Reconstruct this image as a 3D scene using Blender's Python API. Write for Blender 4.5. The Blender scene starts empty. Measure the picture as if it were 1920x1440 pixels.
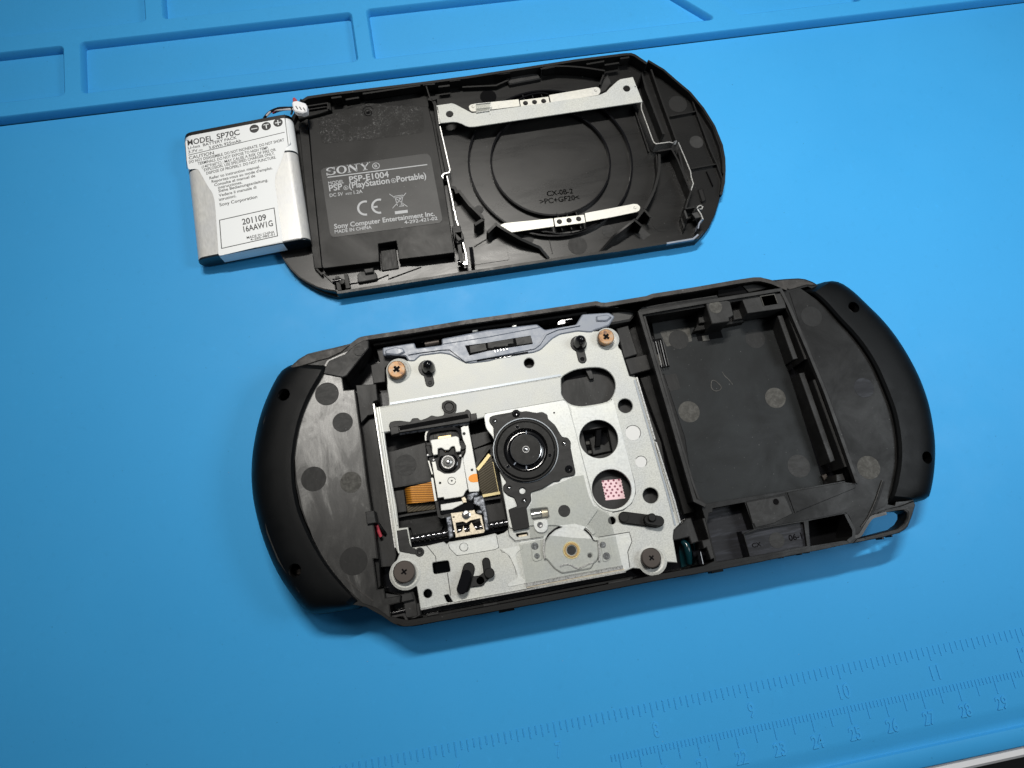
import bpy, bmesh, math, random
import numpy as np
from mathutils import Vector, Matrix
from mathutils.geometry import tessellate_polygon
random.seed(7)
sc = bpy.context.scene
S = 0.1                      # geometry below is written in millimetres, one Blender unit is a centimetre

# ------------------------------------------------------------------ camera
FPX = 1387.0
CAM = np.array([164.27393596, 36.37475955, 203.13023181])
MW = np.array([[0.98363368, -0.17445576, 0.04505526],
               [-0.15685549, -0.95214631, -0.26232377],
               [0.08866309, 0.25096333, -0.96392752]])
cam_data = bpy.data.cameras.new('camera')
cam = bpy.data.objects.new('camera', cam_data)
sc.collection.objects.link(cam)
cam_data.sensor_width = 36.0
cam_data.lens = FPX / 1920 * 36
cam_data.clip_start = 0.1
cam_data.clip_end = 500
R3 = Matrix((MW[0], -MW[1], -MW[2])).transposed()
cam.matrix_world = Matrix.Translation(Vector(CAM * S)) @ R3.to_4x4()
cam_data.dof.use_dof = True
cam_data.dof.focus_distance = 19.6
cam_data.dof.aperture_fstop = 9.0
sc.camera = cam

# ------------------------------------------------------------------ world and lamps
sc.view_settings.view_transform = 'Standard'
sc.view_settings.look = 'None'
sc.view_settings.exposure = 0
sc.view_settings.gamma = 1
w = bpy.data.worlds.new('World'); sc.world = w; w.use_nodes = True
w.node_tree.nodes['Background'].inputs[0].default_value = (0.78, 0.86, 0.96, 1)
w.node_tree.nodes['Background'].inputs[1].default_value = 0.06

def area(name, loc, target, sx, sy, power, col, shape='RECTANGLE'):
    l = bpy.data.lights.new(name, 'AREA'); l.shape = shape; l.size = sx * S; l.size_y = sy * S
    l.energy = power; l.color = col
    o = bpy.data.objects.new(name, l); sc.collection.objects.link(o)
    o.location = Vector(loc) * S
    o.rotation_euler = (Vector(target) - Vector(loc)).to_track_quat('-Z', 'Y').to_euler()
    return o
dl = area('desk_lamp', (170, 350, 600), (214, 105, 0), 190, 22, 4800, (1.0, 0.965, 0.90))
dl.data.spread = math.radians(62)
rl = area('fill_light', (450, 60, 300), (290, 140, 0), 130, 130, 1700, (0.90, 0.96, 1.0))  # added unseen fill lamp, beam narrowed so it fades to the left
area('added_glare_light', (37, 241, 600), (133, 86, 0), 90, 75, 2500, (1.0, 0.97, 0.92))  # added unseen lamp, placed to throw glare onto the left deck
rl.data.spread = math.radians(85)

# ------------------------------------------------------------------ frames: pixel of the photograph + height (mm) -> place
class Frame:
    def __init__(s, o=(0, 0, 0), rot=None):
        s.o = np.array(o, float); s.R = np.eye(3) if rot is None else np.array(rot)
        s.C = s.R.T @ (CAM - s.o); s.M = MW @ s.R
    def U(s, u, v, z):
        d = s.M.T @ np.array([(u - 960) / FPX, (v - 720) / FPX, 1.0])
        p = s.C + d * (z - s.C[2]) / d[2]
        return (float(p[0]), float(p[1]))
    def mat(s):
        m = Matrix([list(s.R[i]) for i in range(3)]).to_4x4(); m.translation = Vector(s.o * S); return m
FR = Frame()
def P(pts, z): return [FR.U(u, v, z) for u, v in pts]
def circ(u, v, r, z, n=28):
    c = FR.U(u, v, z)
    return [(c[0] + r * math.cos(2 * math.pi * i / n), c[1] + r * math.sin(2 * math.pi * i / n)) for i in range(n)]
def area2(p): return sum(p[i - 1][0] * p[i][1] - p[i][0] * p[i - 1][1] for i in range(len(p)))
def fillet(p, r, seg=4):
    out = []; n = len(p)
    for i in range(n):
        a, b, c = Vector(p[i - 1]), Vector(p[i]), Vector(p[(i + 1) % n])
        u, v = (a - b), (c - b); lu, lv = u.length, v.length
        if lu < 1e-6 or lv < 1e-6: continue
        u /= lu; v /= lv
        k = min(r, lu * .45, lv * .45)
        if abs(u.dot(v)) > .995: out.append(tuple(b)); continue
        A, B = b + u * k, b + v * k
        for j in range(seg + 1):
            t = j / seg
            q = A * (1 - t) ** 2 + b * 2 * t * (1 - t) + B * t * t
            out.append((q.x, q.y))
    return out
def spline(p, closed=False, seg=5):
    n = len(p); out = []
    rng = n if closed else n - 1
    for i in range(rng):
        g = (lambda k: p[k % n]) if closed else (lambda k: p[max(0, min(n - 1, k))])
        a, b, c, d = [np.array(g(i + k)) for k in (-1, 0, 1, 2)]
        for j in range(seg):
            t = j / seg
            q = .5 * ((2 * b) + (c - a) * t + (2 * a - 5 * b + 4 * c - d) * t * t + (3 * b - a - 3 * c + d) * t ** 3)
            out.append(tuple(float(x) for x in q))
    if not closed: out.append(tuple(p[-1]))
    return out
def resample(p, n):
    p = [np.array(q) for q in p]; L = [0]
    for a, b in zip(p, p[1:]): L.append(L[-1] + np.linalg.norm(b - a))
    out = []
    for i in range(n):
        t = L[-1] * i / (n - 1); k = 0
        while k < len(L) - 2 and L[k + 1] < t: k += 1
        f = (t - L[k]) / max(1e-9, L[k + 1] - L[k]); out.append(p[k] * (1 - f) + p[k + 1] * f)
    return out
def inset(p, d):
    n = len(p); out = []
    for i in range(n):
        a, b, c = Vector(p[i - 1]), Vector(p[i]), Vector(p[(i + 1) % n])
        u = (b - a); v = (c - b)
        if u.length < 1e-7: u = v.copy()
        if v.length < 1e-7: v = u.copy()
        if u.length < 1e-7: out.append(tuple(b)); continue
        u.normalize(); v.normalize()
        nu, nv = Vector((-u.y, u.x)), Vector((-v.y, v.x))
        m = nu + nv
        if m.length < .3: out.append((b.x + nu.x * d, b.y + nu.y * d)); continue
        m.normalize(); k = d / max(.5, m.dot(nu))
        out.append((b.x + m.x * k, b.y + m.y * k))
    return out

# ------------------------------------------------------------------ objects
def link(name, me, mat=None, parent=None, sharp=35):
    me.shade_smooth()
    me.set_sharp_from_angle(angle=math.radians(sharp))
    o = bpy.data.objects.new(name, me); sc.collection.objects.link(o)
    if mat: me.materials.append(mat)
    if parent is not None: o.parent = parent
    return o
def mesh(name, V, F, mat, parent, sharp=35):
    me = bpy.data.meshes.new(name)
    me.from_pydata([(x * S, y * S, z * S) for x, y, z in V], [], F); me.validate(); me.update()
    return link(name, me, mat, parent, sharp)
def plate_geo(outer, z0, z1, holes=(), ch=0.12, V=None, F=None, draft=0.0):
    V = [] if V is None else V; F = [] if F is None else F
    def clean(p):
        q = []
        for a in p:
            if not q or math.hypot(a[0] - q[-1][0], a[1] - q[-1][1]) > .01: q.append(a)
        if math.hypot(q[0][0] - q[-1][0], q[0][1] - q[-1][1]) < .01: q.pop()
        return q
    loops = []
    o = clean(outer)
    if area2(o) < 0: o = o[::-1]
    loops.append(o)
    for h in holes:
        h = clean(h)
        if area2(h) > 0: h = h[::-1]
        loops.append(h)
    mids = [inset(l, draft) for l in loops] if draft else loops
    tops = [inset(l, ch + draft) for l in loops]
    base = len(V); idx = []
    for l, mm_, t in zip(loops, mids, tops):
        n = len(l); b = len(V)
        V += [(x, y, z0) for x, y in l] + [(x, y, z1 - ch) for x, y in mm_] + [(x, y, z1) for x, y in t]
        for i in range(n):
            j = (i + 1) % n
            F.append((b + i, b + j, b + n + j, b + n + i))
            F.append((b + n + i, b + n + j, b + 2 * n + j, b + 2 * n + i))
        idx.append((b, n))
    flat = []; 
    for b, n in idx: flat += [b + 2 * n + i for i in range(n)]
    for t in tessellate_polygon([[Vector((x, y, 0)) for x, y in l] for l in tops]):
        a, b_, c = (flat[i] for i in t)
        if (V[b_][0] - V[a][0]) * (V[c][1] - V[a][1]) - (V[c][0] - V[a][0]) * (V[b_][1] - V[a][1]) < 0: b_, c = c, b_
        F.append((a, b_, c))
    flat = []
    for b, n in idx: flat += [b + i for i in range(n)]
    for t in tessellate_polygon([[Vector((x, y, 0)) for x, y in l] for l in loops]):
        a, b_, c = (flat[i] for i in t)
        if (V[b_][0] - V[a][0]) * (V[c][1] - V[a][1]) - (V[c][0] - V[a][0]) * (V[b_][1] - V[a][1]) > 0: b_, c = c, b_
        F.append((a, b_, c))
    return V, F
def plate(name, outer, z0, z1, mat, parent, holes=(), ch=0.12, draft=0.0):
    V, F = plate_geo(outer, z0, z1, holes, ch, draft=draft)
    return mesh(name, V, F, mat, parent)
def pplate(name, px, z0, z1, mat, parent, holes=(), ch=0.12, r=0.0):
    o = P(px, z1)
    if r: o = fillet(o, r)
    return plate(name, o, z0, z1, mat, parent, holes, ch)
def ribbon(pts, w, closed=False):
    n = len(pts); L = []; Rr = []
    for i in range(n):
        a = Vector(pts[i - 1] if (closed or i) else pts[0]); b = Vector(pts[i]); c = Vector(pts[(i + 1) % n] if (closed or i < n - 1) else pts[i])
        u = (b - a); v = (c - b)
        if u.length < 1e-7: u = v.copy()
        if v.length < 1e-7: v = u.copy()
        u.normalize(); v.normalize(); m = Vector((-u.y - v.y, u.x + v.x)); m.normalize()
        k = w / 2 / max(.5, m.dot(Vector((-u.y, u.x))))
        L.append((b.x + m.x * k, b.y + m.y * k)); Rr.append((b.x - m.x * k, b.y - m.y * k))
    return L, Rr
def wall_geo(pts, w, z0, z1, closed=False, V=None, F=None):
    V = [] if V is None else V; F = [] if F is None else F
    L, Rr = ribbon(pts, w, closed); n = len(pts); b = len(V)
    zz = (lambda i, z: z[i] if isinstance(z, (list, tuple)) else z)
    for i in range(n):
        V += [(*L[i], zz(i, z0)), (*L[i], zz(i, z1)), (*Rr[i], zz(i, z1)), (*Rr[i], zz(i, z0))]
    m = n if closed else n - 1
    for i in range(m):
        a = b + 4 * i; c = b + 4 * ((i + 1) % n)
        for k in range(4): F.append((a + k, c + k, c + (k + 1) % 4, a + (k + 1) % 4))
    if not closed:
        F.append((b, b + 1, b + 2, b + 3)); a = b + 4 * (n - 1); F.append((a + 3, a + 2, a + 1, a))
    return V, F
def wall(name, px, w, z0, z1, mat, parent, closed=False, zt=None, sp=0):
    zt = zt if zt is not None else (z1 if not isinstance(z1, (list, tuple)) else z1[0])
    pts = P(px, zt)
    if sp: pts = spline(pts, closed, sp)
    V, F = wall_geo(pts, w, z0, z1, closed)
    me = bpy.data.meshes.new(name)
    me.from_pydata([(x * S, y * S, z * S) for x, y, z in V], [], F)
    bm = bmesh.new(); bm.from_mesh(me); bmesh.ops.recalc_face_normals(bm, faces=bm.faces); bm.to_mesh(me); bm.free()
    return link(name, me, mat, parent)
def lathe(name, c, prof, mat, parent, seg=40, sharp=35, mats=None):
    V = []; F = []; fm = []
    n = len(prof)
    for k in range(seg):
        a = 2 * math.pi * k / seg
        for r, z in prof: V.append((c[0] + r * math.cos(a), c[1] + r * math.sin(a), z))
    for k in range(seg):
        k2 = (k + 1) % seg
        for i in range(n - 1):
            F.append((k * n + i, k2 * n + i, k2 * n + i + 1, k * n + i + 1)); fm.append(i)
    me = bpy.data.meshes.new(name)
    me.from_pydata([(x * S, y * S, z * S) for x, y, z in V], [], F)
    bm = bmesh.new(); bm.from_mesh(me); bmesh.ops.remove_doubles(bm, verts=bm.verts, dist=1e-5)
    bmesh.ops.recalc_face_normals(bm, faces=bm.faces); bm.to_mesh(me); bm.free()
    return link(name, me, mat, parent, sharp)
def disc(name, u, v, r, z0, z1, mat, parent, ch=.1, seg=32):
    c = FR.U(u, v, z1)
    return lathe(name, c, [(0.0, z1), (r - ch, z1), (r, z1 - ch), (r, z0)], mat, parent, seg)
def tube(name, pts, r, mat, parent, seg=10, sharp=50):
    V = []; F = []; n = len(pts)
    T = [Vector(p) for p in pts]
    for i, p in enumerate(T):
        d = (T[min(i + 1, n - 1)] - T[max(i - 1, 0)]).normalized()
        up = Vector((0, 0, 1)) if abs(d.z) < .9 else Vector((1, 0, 0))
        s1 = d.cross(up).normalized(); s2 = s1.cross(d)
        rr = r(i / (n - 1)) if callable(r) else r
        for k in range(seg):
            a = 2 * math.pi * k / seg
            V.append(tuple(p + s1 * rr * math.cos(a) + s2 * rr * math.sin(a)))
    for i in range(n - 1):
        for k in range(seg):
            k2 = (k + 1) % seg
            F.append((i * seg + k, i * seg + k2, (i + 1) * seg + k2, (i + 1) * seg + k))
    F.append(tuple(range(seg))[::-1]); F.append(tuple((n - 1) * seg + k for k in range(seg)))
    return mesh(name, V, F, mat, parent, sharp)
def boolcut(o, cutters):
    for c in cutters:
        md = o.modifiers.new('b', 'BOOLEAN'); md.operation = 'DIFFERENCE'; md.object = c; md.solver = 'EXACT'
    bpy.context.view_layer.update()
    dg = bpy.context.evaluated_depsgraph_get()
    me = bpy.data.meshes.new_from_object(o.evaluated_get(dg))
    o.modifiers.clear(); o.data = me
    for p_ in me.polygons: p_.material_index = 0
    me.shade_smooth(); me.set_sharp_from_angle(angle=math.radians(35))
    for c in cutters: bpy.data.objects.remove(c)
def thing(name, label, cat, frame, group=None):
    e = bpy.data.objects.new(name, None); sc.collection.objects.link(e)
    e.matrix_world = frame.mat(); e['label'] = label; e['category'] = cat
    if group: e['group'] = group
    e.empty_display_size = .1
    return e
def group_part(name, parent):
    e = bpy.data.objects.new(name, None); sc.collection.objects.link(e); e.parent = parent; return e

_font = {}
def glyph_mesh(s, bold=.016):
    cu = bpy.data.curves.new('t', 'FONT'); cu.body = s; cu.size = 1; cu.resolution_u = 3; cu.offset = bold
    o = bpy.data.objects.new('t', cu); sc.collection.objects.link(o)
    bpy.context.view_layer.update()
    dg = bpy.context.evaluated_depsgraph_get()
    me = bpy.data.meshes.new_from_object(o.evaluated_get(dg))
    V = [(v.co.x, v.co.y) for v in me.vertices]; F = [tuple(p.vertices) for p in me.polygons]
    bpy.data.objects.remove(o); bpy.data.curves.remove(cu); bpy.data.meshes.remove(me)
    return V, F
def text(s, A, B, cap, z, mat, parent, name='lettering', th=0.0, xy=False):
    """flat print from baseline start pixel A to end pixel B, cap height in mm"""
    if 'H' not in _font:
        V, F = glyph_mesh('H'); _font['H'] = max(v[1] for v in V)
    V, F = glyph_mesh(s, .018 if cap > 1.3 else .013); cap *= 1.12 if cap > 1.3 else .92
    x0 = min(v[0] for v in V); x1 = max(v[0] for v in V)
    a = Vector(A if xy else FR.U(*A, z)); b = Vector(B if xy else FR.U(*B, z)); e = (b - a); W = e.length; e.normalize(); n = Vector((-e.y, e.x))
    V3 = []
    for x, y in V:
        q = a + e * ((x - x0) / (x1 - x0) * W) + n * (y / _font['H'] * cap); V3.append((q.x, q.y, z + th))
    if th:
        k = len(V3); bm = bmesh.new(); vs = [bm.verts.new(Vector(q) * S) for q in V3]
        for f in F:
            try: bm.faces.new([vs[i] for i in f])
            except ValueError: pass
        bmesh.ops.recalc_face_normals(bm, faces=bm.faces)
        r = bmesh.ops.extrude_face_region(bm, geom=bm.faces[:])
        for q in r['geom']:
            if isinstance(q, bmesh.types.BMVert): q.co.z -= th * 1.3 * S
        bmesh.ops.recalc_face_normals(bm, faces=bm.faces)
        me = bpy.data.meshes.new(name); bm.to_mesh(me); bm.free()
        return link(name, me, mat, parent)
    return mesh(name, V3, F, mat, parent)
def line_px(name, pts, w, z, mat, parent, h=.03, closed=False):
    return wall(name, pts, w, z - h, z, mat, parent, closed, zt=z)

# ------------------------------------------------------------------ materials
def material(name, col, rough=.5, metal=0.0, spec=.5, coat=0.0):
    m = bpy.data.materials.new(name); m.use_nodes = True
    b = m.node_tree.nodes['Principled BSDF']
    b.inputs['Base Color'].default_value = (*col, 1); b.inputs['Roughness'].default_value = rough
    b.inputs['Metallic'].default_value = metal; b.inputs['Specular IOR Level'].default_value = spec
    b.inputs['Coat Weight'].default_value = coat
    return m
def nodes(m): return m.node_tree.nodes, m.node_tree.links, m.node_tree.nodes['Principled BSDF']
def noise(m, scale, detail=4, rough=.6, stretch=(1, 1, 1), rot=0.0, dist=0.0):
    N, L, b = nodes(m)
    tc = N.new('ShaderNodeTexCoord'); mp = N.new('ShaderNodeMapping'); mp.inputs['Scale'].default_value = stretch
    mp.inputs['Rotation'].default_value = (0, 0, rot)
    n = N.new('ShaderNodeTexNoise'); n.inputs['Scale'].default_value = scale; n.inputs['Detail'].default_value = detail
    n.inputs['Roughness'].default_value = rough; n.inputs['Distortion'].default_value = dist
    L.new(tc.outputs['Object'], mp.inputs[0]); L.new(mp.outputs[0], n.inputs['Vector']); return n.outputs['Fac']
def ramp(m, fac, stops):
    N, L, b = nodes(m); r = N.new('ShaderNodeValToRGB')
    while len(r.color_ramp.elements) < len(stops): r.color_ramp.elements.new(.5)
    for e, (p, c) in zip(r.color_ramp.elements, stops):
        e.position = p; e.color = (*(c if isinstance(c, tuple) else (c, c, c)), 1)
    L.new(fac, r.inputs[0]); return r.outputs[0]
def mix(m, fac, a, b_, mode='MIX'):
    N, L, b = nodes(m); x = N.new('ShaderNodeMix'); x.data_type = 'RGBA'; x.blend_type = mode
    for s, v in ((x.inputs[0], fac), (x.inputs[6], a), (x.inputs[7], b_)):
        if isinstance(v, (int, float)): s.default_value = v
        elif isinstance(v, tuple): s.default_value = (*v, 1)
        else: L.new(v, s)
    return x.outputs[2]
def to(m, sock, name): m.node_tree.links.new(sock, nodes(m)[2].inputs[name])
def bump(m, fac, strength=.2, dist=.01):
    N, L, b = nodes(m); q = N.new('ShaderNodeBump'); q.inputs['Strength'].default_value = strength
    q.inputs['Distance'].default_value = dist; L.new(fac, q.inputs['Height']); L.new(q.outputs[0], b.inputs['Normal'])

def plastic(name, lo, hi, rlo=.33, rhi=.6, scale=2.2, stretch=(1, 1, 1), grain=60, bs=.12, tint=(1, 1, 1), lim=(.42, .68), spec=.22):
    m = material(name, (lo,) * 3, .5, spec=spec)
    a = noise(m, scale, 7, .66, stretch, dist=.6)
    c = ramp(m, a, [(lim[0], tuple(lo * t for t in tint)), (lim[1], tuple(hi * t for t in tint))])
    f = noise(m, grain, 3, .7, stretch)
    c2 = mix(m, .55, c, ramp(m, f, [(.3, .55), (.7, 1.35)]), 'MULTIPLY')
    dust = ramp(m, noise(m, 16, 2, .5), [(.0, 0.0), (.735, 0.0), (.80, .10)])
    c2 = mix(m, 1.0, c2, dust, 'ADD')
    to(m, c2, 'Base Color'); to(m, ramp(m, a, [(.35, rhi), (.7, rlo)]), 'Roughness')
    bump(m, f, bs, .004); return m
def rubber_mat():
    m = material('blue_silicone', (.03, .25, .6), .5, spec=.14)
    big = noise(m, .09, 4, .55); fine = noise(m, 55, 3, .6); sp = noise(m, 4.2, 4, .62, dist=.4); sp2 = noise(m, 11, 2, .5)
    c = ramp(m, big, [(.3, (.042, .312, .655)), (.7, (.048, .342, .705))])
    c = mix(m, .22, c, ramp(m, fine, [(.3, .75), (.7, 1.2)]), 'MULTIPLY')
    c = mix(m, 1.0, c, ramp(m, sp, [(.0, .78), (.30, .97), (.42, 1.0), (.62, 1.0), (.78, 1.06)]), 'MULTIPLY')
    c = mix(m, 1.0, c, ramp(m, sp2, [(.0, .30), (.20, .55), (.265, 1.0)]), 'MULTIPLY')
    to(m, c, 'Base Color'); to(m, ramp(m, noise(m, .8, 5), [(.3, .42), (.7, .56)]), 'Roughness')
    bump(m, noise(m, 32, 4, .7), .10, .006); return m
def steel(name, col, rough=.42, metal=.55, grain=30, amp=(.80, 1.13), stretch=(1, 1, 1), bs=.10):
    m = material(name, col, rough, metal)
    g = noise(m, grain, 3, .7, stretch); bgn = noise(m, 1.3, 5, .6)
    c = mix(m, 1.0, col, ramp(m, g, [(.34, amp[0]), (.64, amp[1])]), 'MULTIPLY')
    c = mix(m, 1.0, c, ramp(m, bgn, [(.3, (.93, .94, .97)), (.7, (1.03, 1.02, .98))]), 'MULTIPLY')
    to(m, c, 'Base Color'); to(m, ramp(m, g, [(.3, rough - .1), (.7, rough + .12)]), 'Roughness')
    bump(m, g, bs, .004); return m
M = {}
M['mat'] = rubber_mat()
M['deep'] = plastic('dark_plastic', 0.0025, 0.0059, .4, .6, 3)
M['shell'] = plastic('black_shell_plastic', 0.0050, 0.0126, .34, .52, 1.6)
M['rim'] = plastic('scuffed_rim_plastic', .030, .062, .38, .55, 3.0, grain=40, tint=(1.0, .93, .88))
M['frame'] = plastic('grey_frame_plastic', .020, .036, .40, .56, 2.0)
def scuffed_glare():
    m = material('scuffed_glare_plastic', (.03,) * 3, .35, spec=.5)
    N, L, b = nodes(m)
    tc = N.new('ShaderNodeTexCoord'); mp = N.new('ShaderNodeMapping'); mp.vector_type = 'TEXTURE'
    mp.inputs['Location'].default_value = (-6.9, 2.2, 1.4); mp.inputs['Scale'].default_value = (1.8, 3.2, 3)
    gr = N.new('ShaderNodeTexGradient'); gr.gradient_type = 'SPHERICAL'  # pale oval: lamp glare painted into the base colour, mixed with the scuffs
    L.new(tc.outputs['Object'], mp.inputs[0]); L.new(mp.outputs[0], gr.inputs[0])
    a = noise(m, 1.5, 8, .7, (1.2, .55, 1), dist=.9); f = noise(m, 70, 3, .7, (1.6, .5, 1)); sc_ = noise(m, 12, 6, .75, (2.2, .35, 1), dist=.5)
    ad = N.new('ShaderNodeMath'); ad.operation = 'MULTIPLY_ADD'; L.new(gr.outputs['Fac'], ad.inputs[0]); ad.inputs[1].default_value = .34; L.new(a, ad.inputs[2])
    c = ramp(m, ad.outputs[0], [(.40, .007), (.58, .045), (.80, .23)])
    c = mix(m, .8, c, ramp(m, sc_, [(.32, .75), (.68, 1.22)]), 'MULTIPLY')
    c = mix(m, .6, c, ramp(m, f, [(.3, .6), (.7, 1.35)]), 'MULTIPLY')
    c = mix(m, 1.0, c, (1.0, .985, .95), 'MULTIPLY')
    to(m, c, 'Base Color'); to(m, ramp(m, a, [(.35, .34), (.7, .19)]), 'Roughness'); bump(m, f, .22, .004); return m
M['left'] = scuffed_glare()
M['right'] = plastic('satin_plastic', .0055, .019, .36, .48, 1.1, lim=(.38, .72), spec=.15)
M['bay'] = plastic('bay_floor_plastic', .009, .019, .40, .52, .8, tint=(.86, .98, 1.05), lim=(.35, .72), spec=.17)
M['ledge'] = plastic('ledge_plastic', .018, .036, .4, .55, 1.6, (1, .25, 1), 50)
M['spotd'] = plastic('dark_gate_mark', 0.0101, 0.0151, .42, .55, 4, (3, 1, 1))
M['spotm'] = plastic('grey_gate_mark', 0.0231, 0.0315, .45, .6, 5, (1, 3, 1), 50)
M['spotl'] = plastic('pale_mark_sheen', 0.0483, 0.0840, .5, .7, 9, (1, 1, 1), 70, .3, (1, .97, .88))
M['spotb'] = plastic('blue_scuff_mark', 0.0126, 0.0357, .4, .6, 3.2, (.4, 3, 1), 70, .1, (.8, .85, 1.1), lim=(.5, .7))
M['lid'] = plastic('lid_inner_plastic', .0045, .013, .22, .36, .8, (.35, 1.2, 1), 60, .10, lim=(.36, .7), spec=.3)
M['lidwall'] = plastic('lid_wall_plastic', 0.0050, 0.0092, .36, .5, 1.6)
M['lidrim'] = plastic('lid_rim_plastic', 0.0092, 0.0143, .30, .45, 1.6)
def grip_mat():
    m = material('textured_grip', (.0025, .003, .0035), .5, spec=.14)
    f = noise(m, 40, 3, .6); bump(m, f, .34, .008); to(m, ramp(m, noise(m, 2, 4), [(.3, .40), (.7, .52)]), 'Roughness'); return m
M['grip'] = grip_mat()
M['steel'] = steel('zinc_steel', (.485, .495, .475), .52, .12)
M['steel2'] = steel('smooth_zinc_steel', (.60, .615, .60), .38, .15, 22, (.93, 1.05), bs=.03)
M['edge'] = steel('bright_steel_edge', (.50, .50, .49), .30, .7, 30, (.95, 1.05), bs=.02)
M['spring'] = steel('spring_steel', (.60, .59, .545), .42, .2, 14, (.94, 1.04), bs=.02)
M['silver'] = material('polished_silver', (.8, .8, .8), .2, 1.0)
M['white'] = steel('white_metal', (.66, .66, .63), .42, .1, 16, (.95, 1.04), bs=.02)
M['cream'] = steel('cream_brass', (.66, .58, .45), .36, .45, 20, (.95, 1.05), bs=.02)
M['brass'] = material('brass', (.72, .52, .26), .3, .8)
M['gunk'] = steel('greased_metal', (.17, .18, .20), .3, .7, 9, (.4, 2.0), bs=.5)
M['copper'] = material('coppery_screw', (.7, .5, .3), .5, .35)
c_ = ramp(M['copper'], noise(M['copper'], 5.5, 4, .6), [(.35, (.10, .055, .04)), (.5, (.34, .18, .075)), (.62, (.30, .22, .15))]); to(M['copper'], c_, 'Base Color')
M['nickel'] = material('dark_nickel_screw', (.06, .05, .044), .5, .6)
M['blackp'] = plastic('matte_black_plastic', 0.0067, 0.0109, .38, .5, 4)
M['motor'] = plastic('motor_bracket_plastic', 0.0151, 0.0260, .38, .52, 5, (.3, 1, 1), 50)
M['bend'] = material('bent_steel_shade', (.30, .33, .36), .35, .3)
M['bright'] = material('bright_underplate', (.62, .62, .61), .4)
M['gloss'] = material('glossy_black', (.004, .004, .005), .12, 0, .6)
M['hub'] = plastic('hub_black', 0.0034, 0.0059, .42, .52, 5)
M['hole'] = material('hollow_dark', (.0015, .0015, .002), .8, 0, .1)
M['seam'] = material('press_line', (.035, .035, .035), .6, 0, .3)
M['guide'] = steel('frosted_guide_plastic', (.20, .225, .275), .42, .0, 3.5, (.95, 1.06), bs=.02)
M['guide2'] = plastic('grey_guide_plastic', 0.0420, 0.0630, .3, .45, 2.5)
M['teal'] = material('teal_lacquer', (.002, .02, .026), .2, 0, .4)
M['red'] = material('red_wire', (.42, .05, .07), .35)
M['plate'] = plastic('cover_plate_plastic', 0.0034, 0.0067, .36, .50, .7)
M['label'] = plastic('grey_rating_label', 0.0386, 0.0496, .33, .42, .5, (1, 1, 1), 90, .03, (1, 1, 1.0))
M['print_l'] = material('pale_print', (.36, .37, .385), .5)
M['print_d'] = material('black_print', (.03, .03, .03), .5)
M['paper'] = material('white_label', (.80, .82, .83), .42)
M['black_lab'] = material('black_label_strip', (.012, .011, .010), .38)
M['alu'] = steel('brushed_aluminium', (.60, .60, .59), .40, .22, 6, (.96, 1.04), (5, 1, 1), .02)
M['cap'] = material('battery_end_cap', (.006, .012, .018), .3)
M['nylon'] = material('white_nylon', (.82, .82, .84), .4)
M['wirew'] = material('white_wire', (.62, .6, .62), .4); M['wireb'] = material('black_wire', (.012, .011, .012), .35)
M['pink'] = material('pink_sticker', (.80, .56, .60), .45); M['dot'] = material('maroon_ink', (.20, .045, .075), .5)
M['film'] = None
def adhesive():
    m = material('adhesive_residue', (.05, .05, .05), .4, spec=.2)
    a = noise(m, 11, 7, .8, (1, 1, 1), dist=1.2); b2 = noise(m, 1.6, 4, .6)
    c = ramp(m, a, [(.47, .003), (.56, .014), (.70, .22)])
    c = mix(m, 1.0, c, ramp(m, b2, [(.38, .12), (.62, 1.3)]), 'MULTIPLY')
    to(m, c, 'Base Color'); bump(m, a, .4, .01); return m
M['glue'] = adhesive()
def flexm(name, c0, c1, rot=0):
    m = material(name, c1, .25, .35)
    N, L, b = nodes(m)
    tc = N.new('ShaderNodeTexCoord'); wv = N.new('ShaderNodeTexWave'); wv.inputs['Scale'].default_value = 5.5; wv.bands_direction = 'Y'
    wv.inputs['Distortion'].default_value = 0
    mp = N.new('ShaderNodeMapping'); mp.inputs['Rotation'].default_value = (0, 0, rot)
    L.new(tc.outputs['Object'], mp.inputs[0]); L.new(mp.outputs[0], wv.inputs[0])
    to(m, ramp(m, wv.outputs['Fac'], [(.25, c0), (.6, c1)]), 'Base Color'); bump(m, wv.outputs['Fac'], .06, .01); return m
M['flex'] = flexm('amber_flex', (.20, .075, .006), (.46, .19, .02), math.radians(9))
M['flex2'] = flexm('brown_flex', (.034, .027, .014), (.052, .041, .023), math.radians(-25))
M['orange'] = material('orange_film', (.85, .30, .02), .3)
M['gold'] = material('gold_flex_edge', (.82, .68, .36), .25, .5)
def filmm():
    m = bpy.data.materials.new('clear_tape'); m.use_nodes = True; N = m.node_tree.nodes; L = m.node_tree.links
    b = N['Principled BSDF']; b.inputs['Base Color'].default_value = (.36, .37, .36, 1); b.inputs['Roughness'].default_value = .16
    t = N.new('ShaderNodeBsdfTransparent'); t.inputs[0].default_value = (.90, .905, .89, 1)
    x = N.new('ShaderNodeMixShader'); x.inputs[0].default_value = .2
    L.new(t.outputs[0], x.inputs[1]); L.new(b.outputs[0], x.inputs[2]); L.new(x.outputs[0], N['Material Output'].inputs[0]); return m
M['film'] = filmm()
M['glass'] = material('lens_glass', (.02, .02, .03), .04, 0, .8, 1.0)
M['desk_edge'] = material('white_desk_edge', (.72, .72, .74), .3); M['floor'] = material('dark_floor', (.01, .01, .01), .7)
M['clear'] = filmm()

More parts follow.
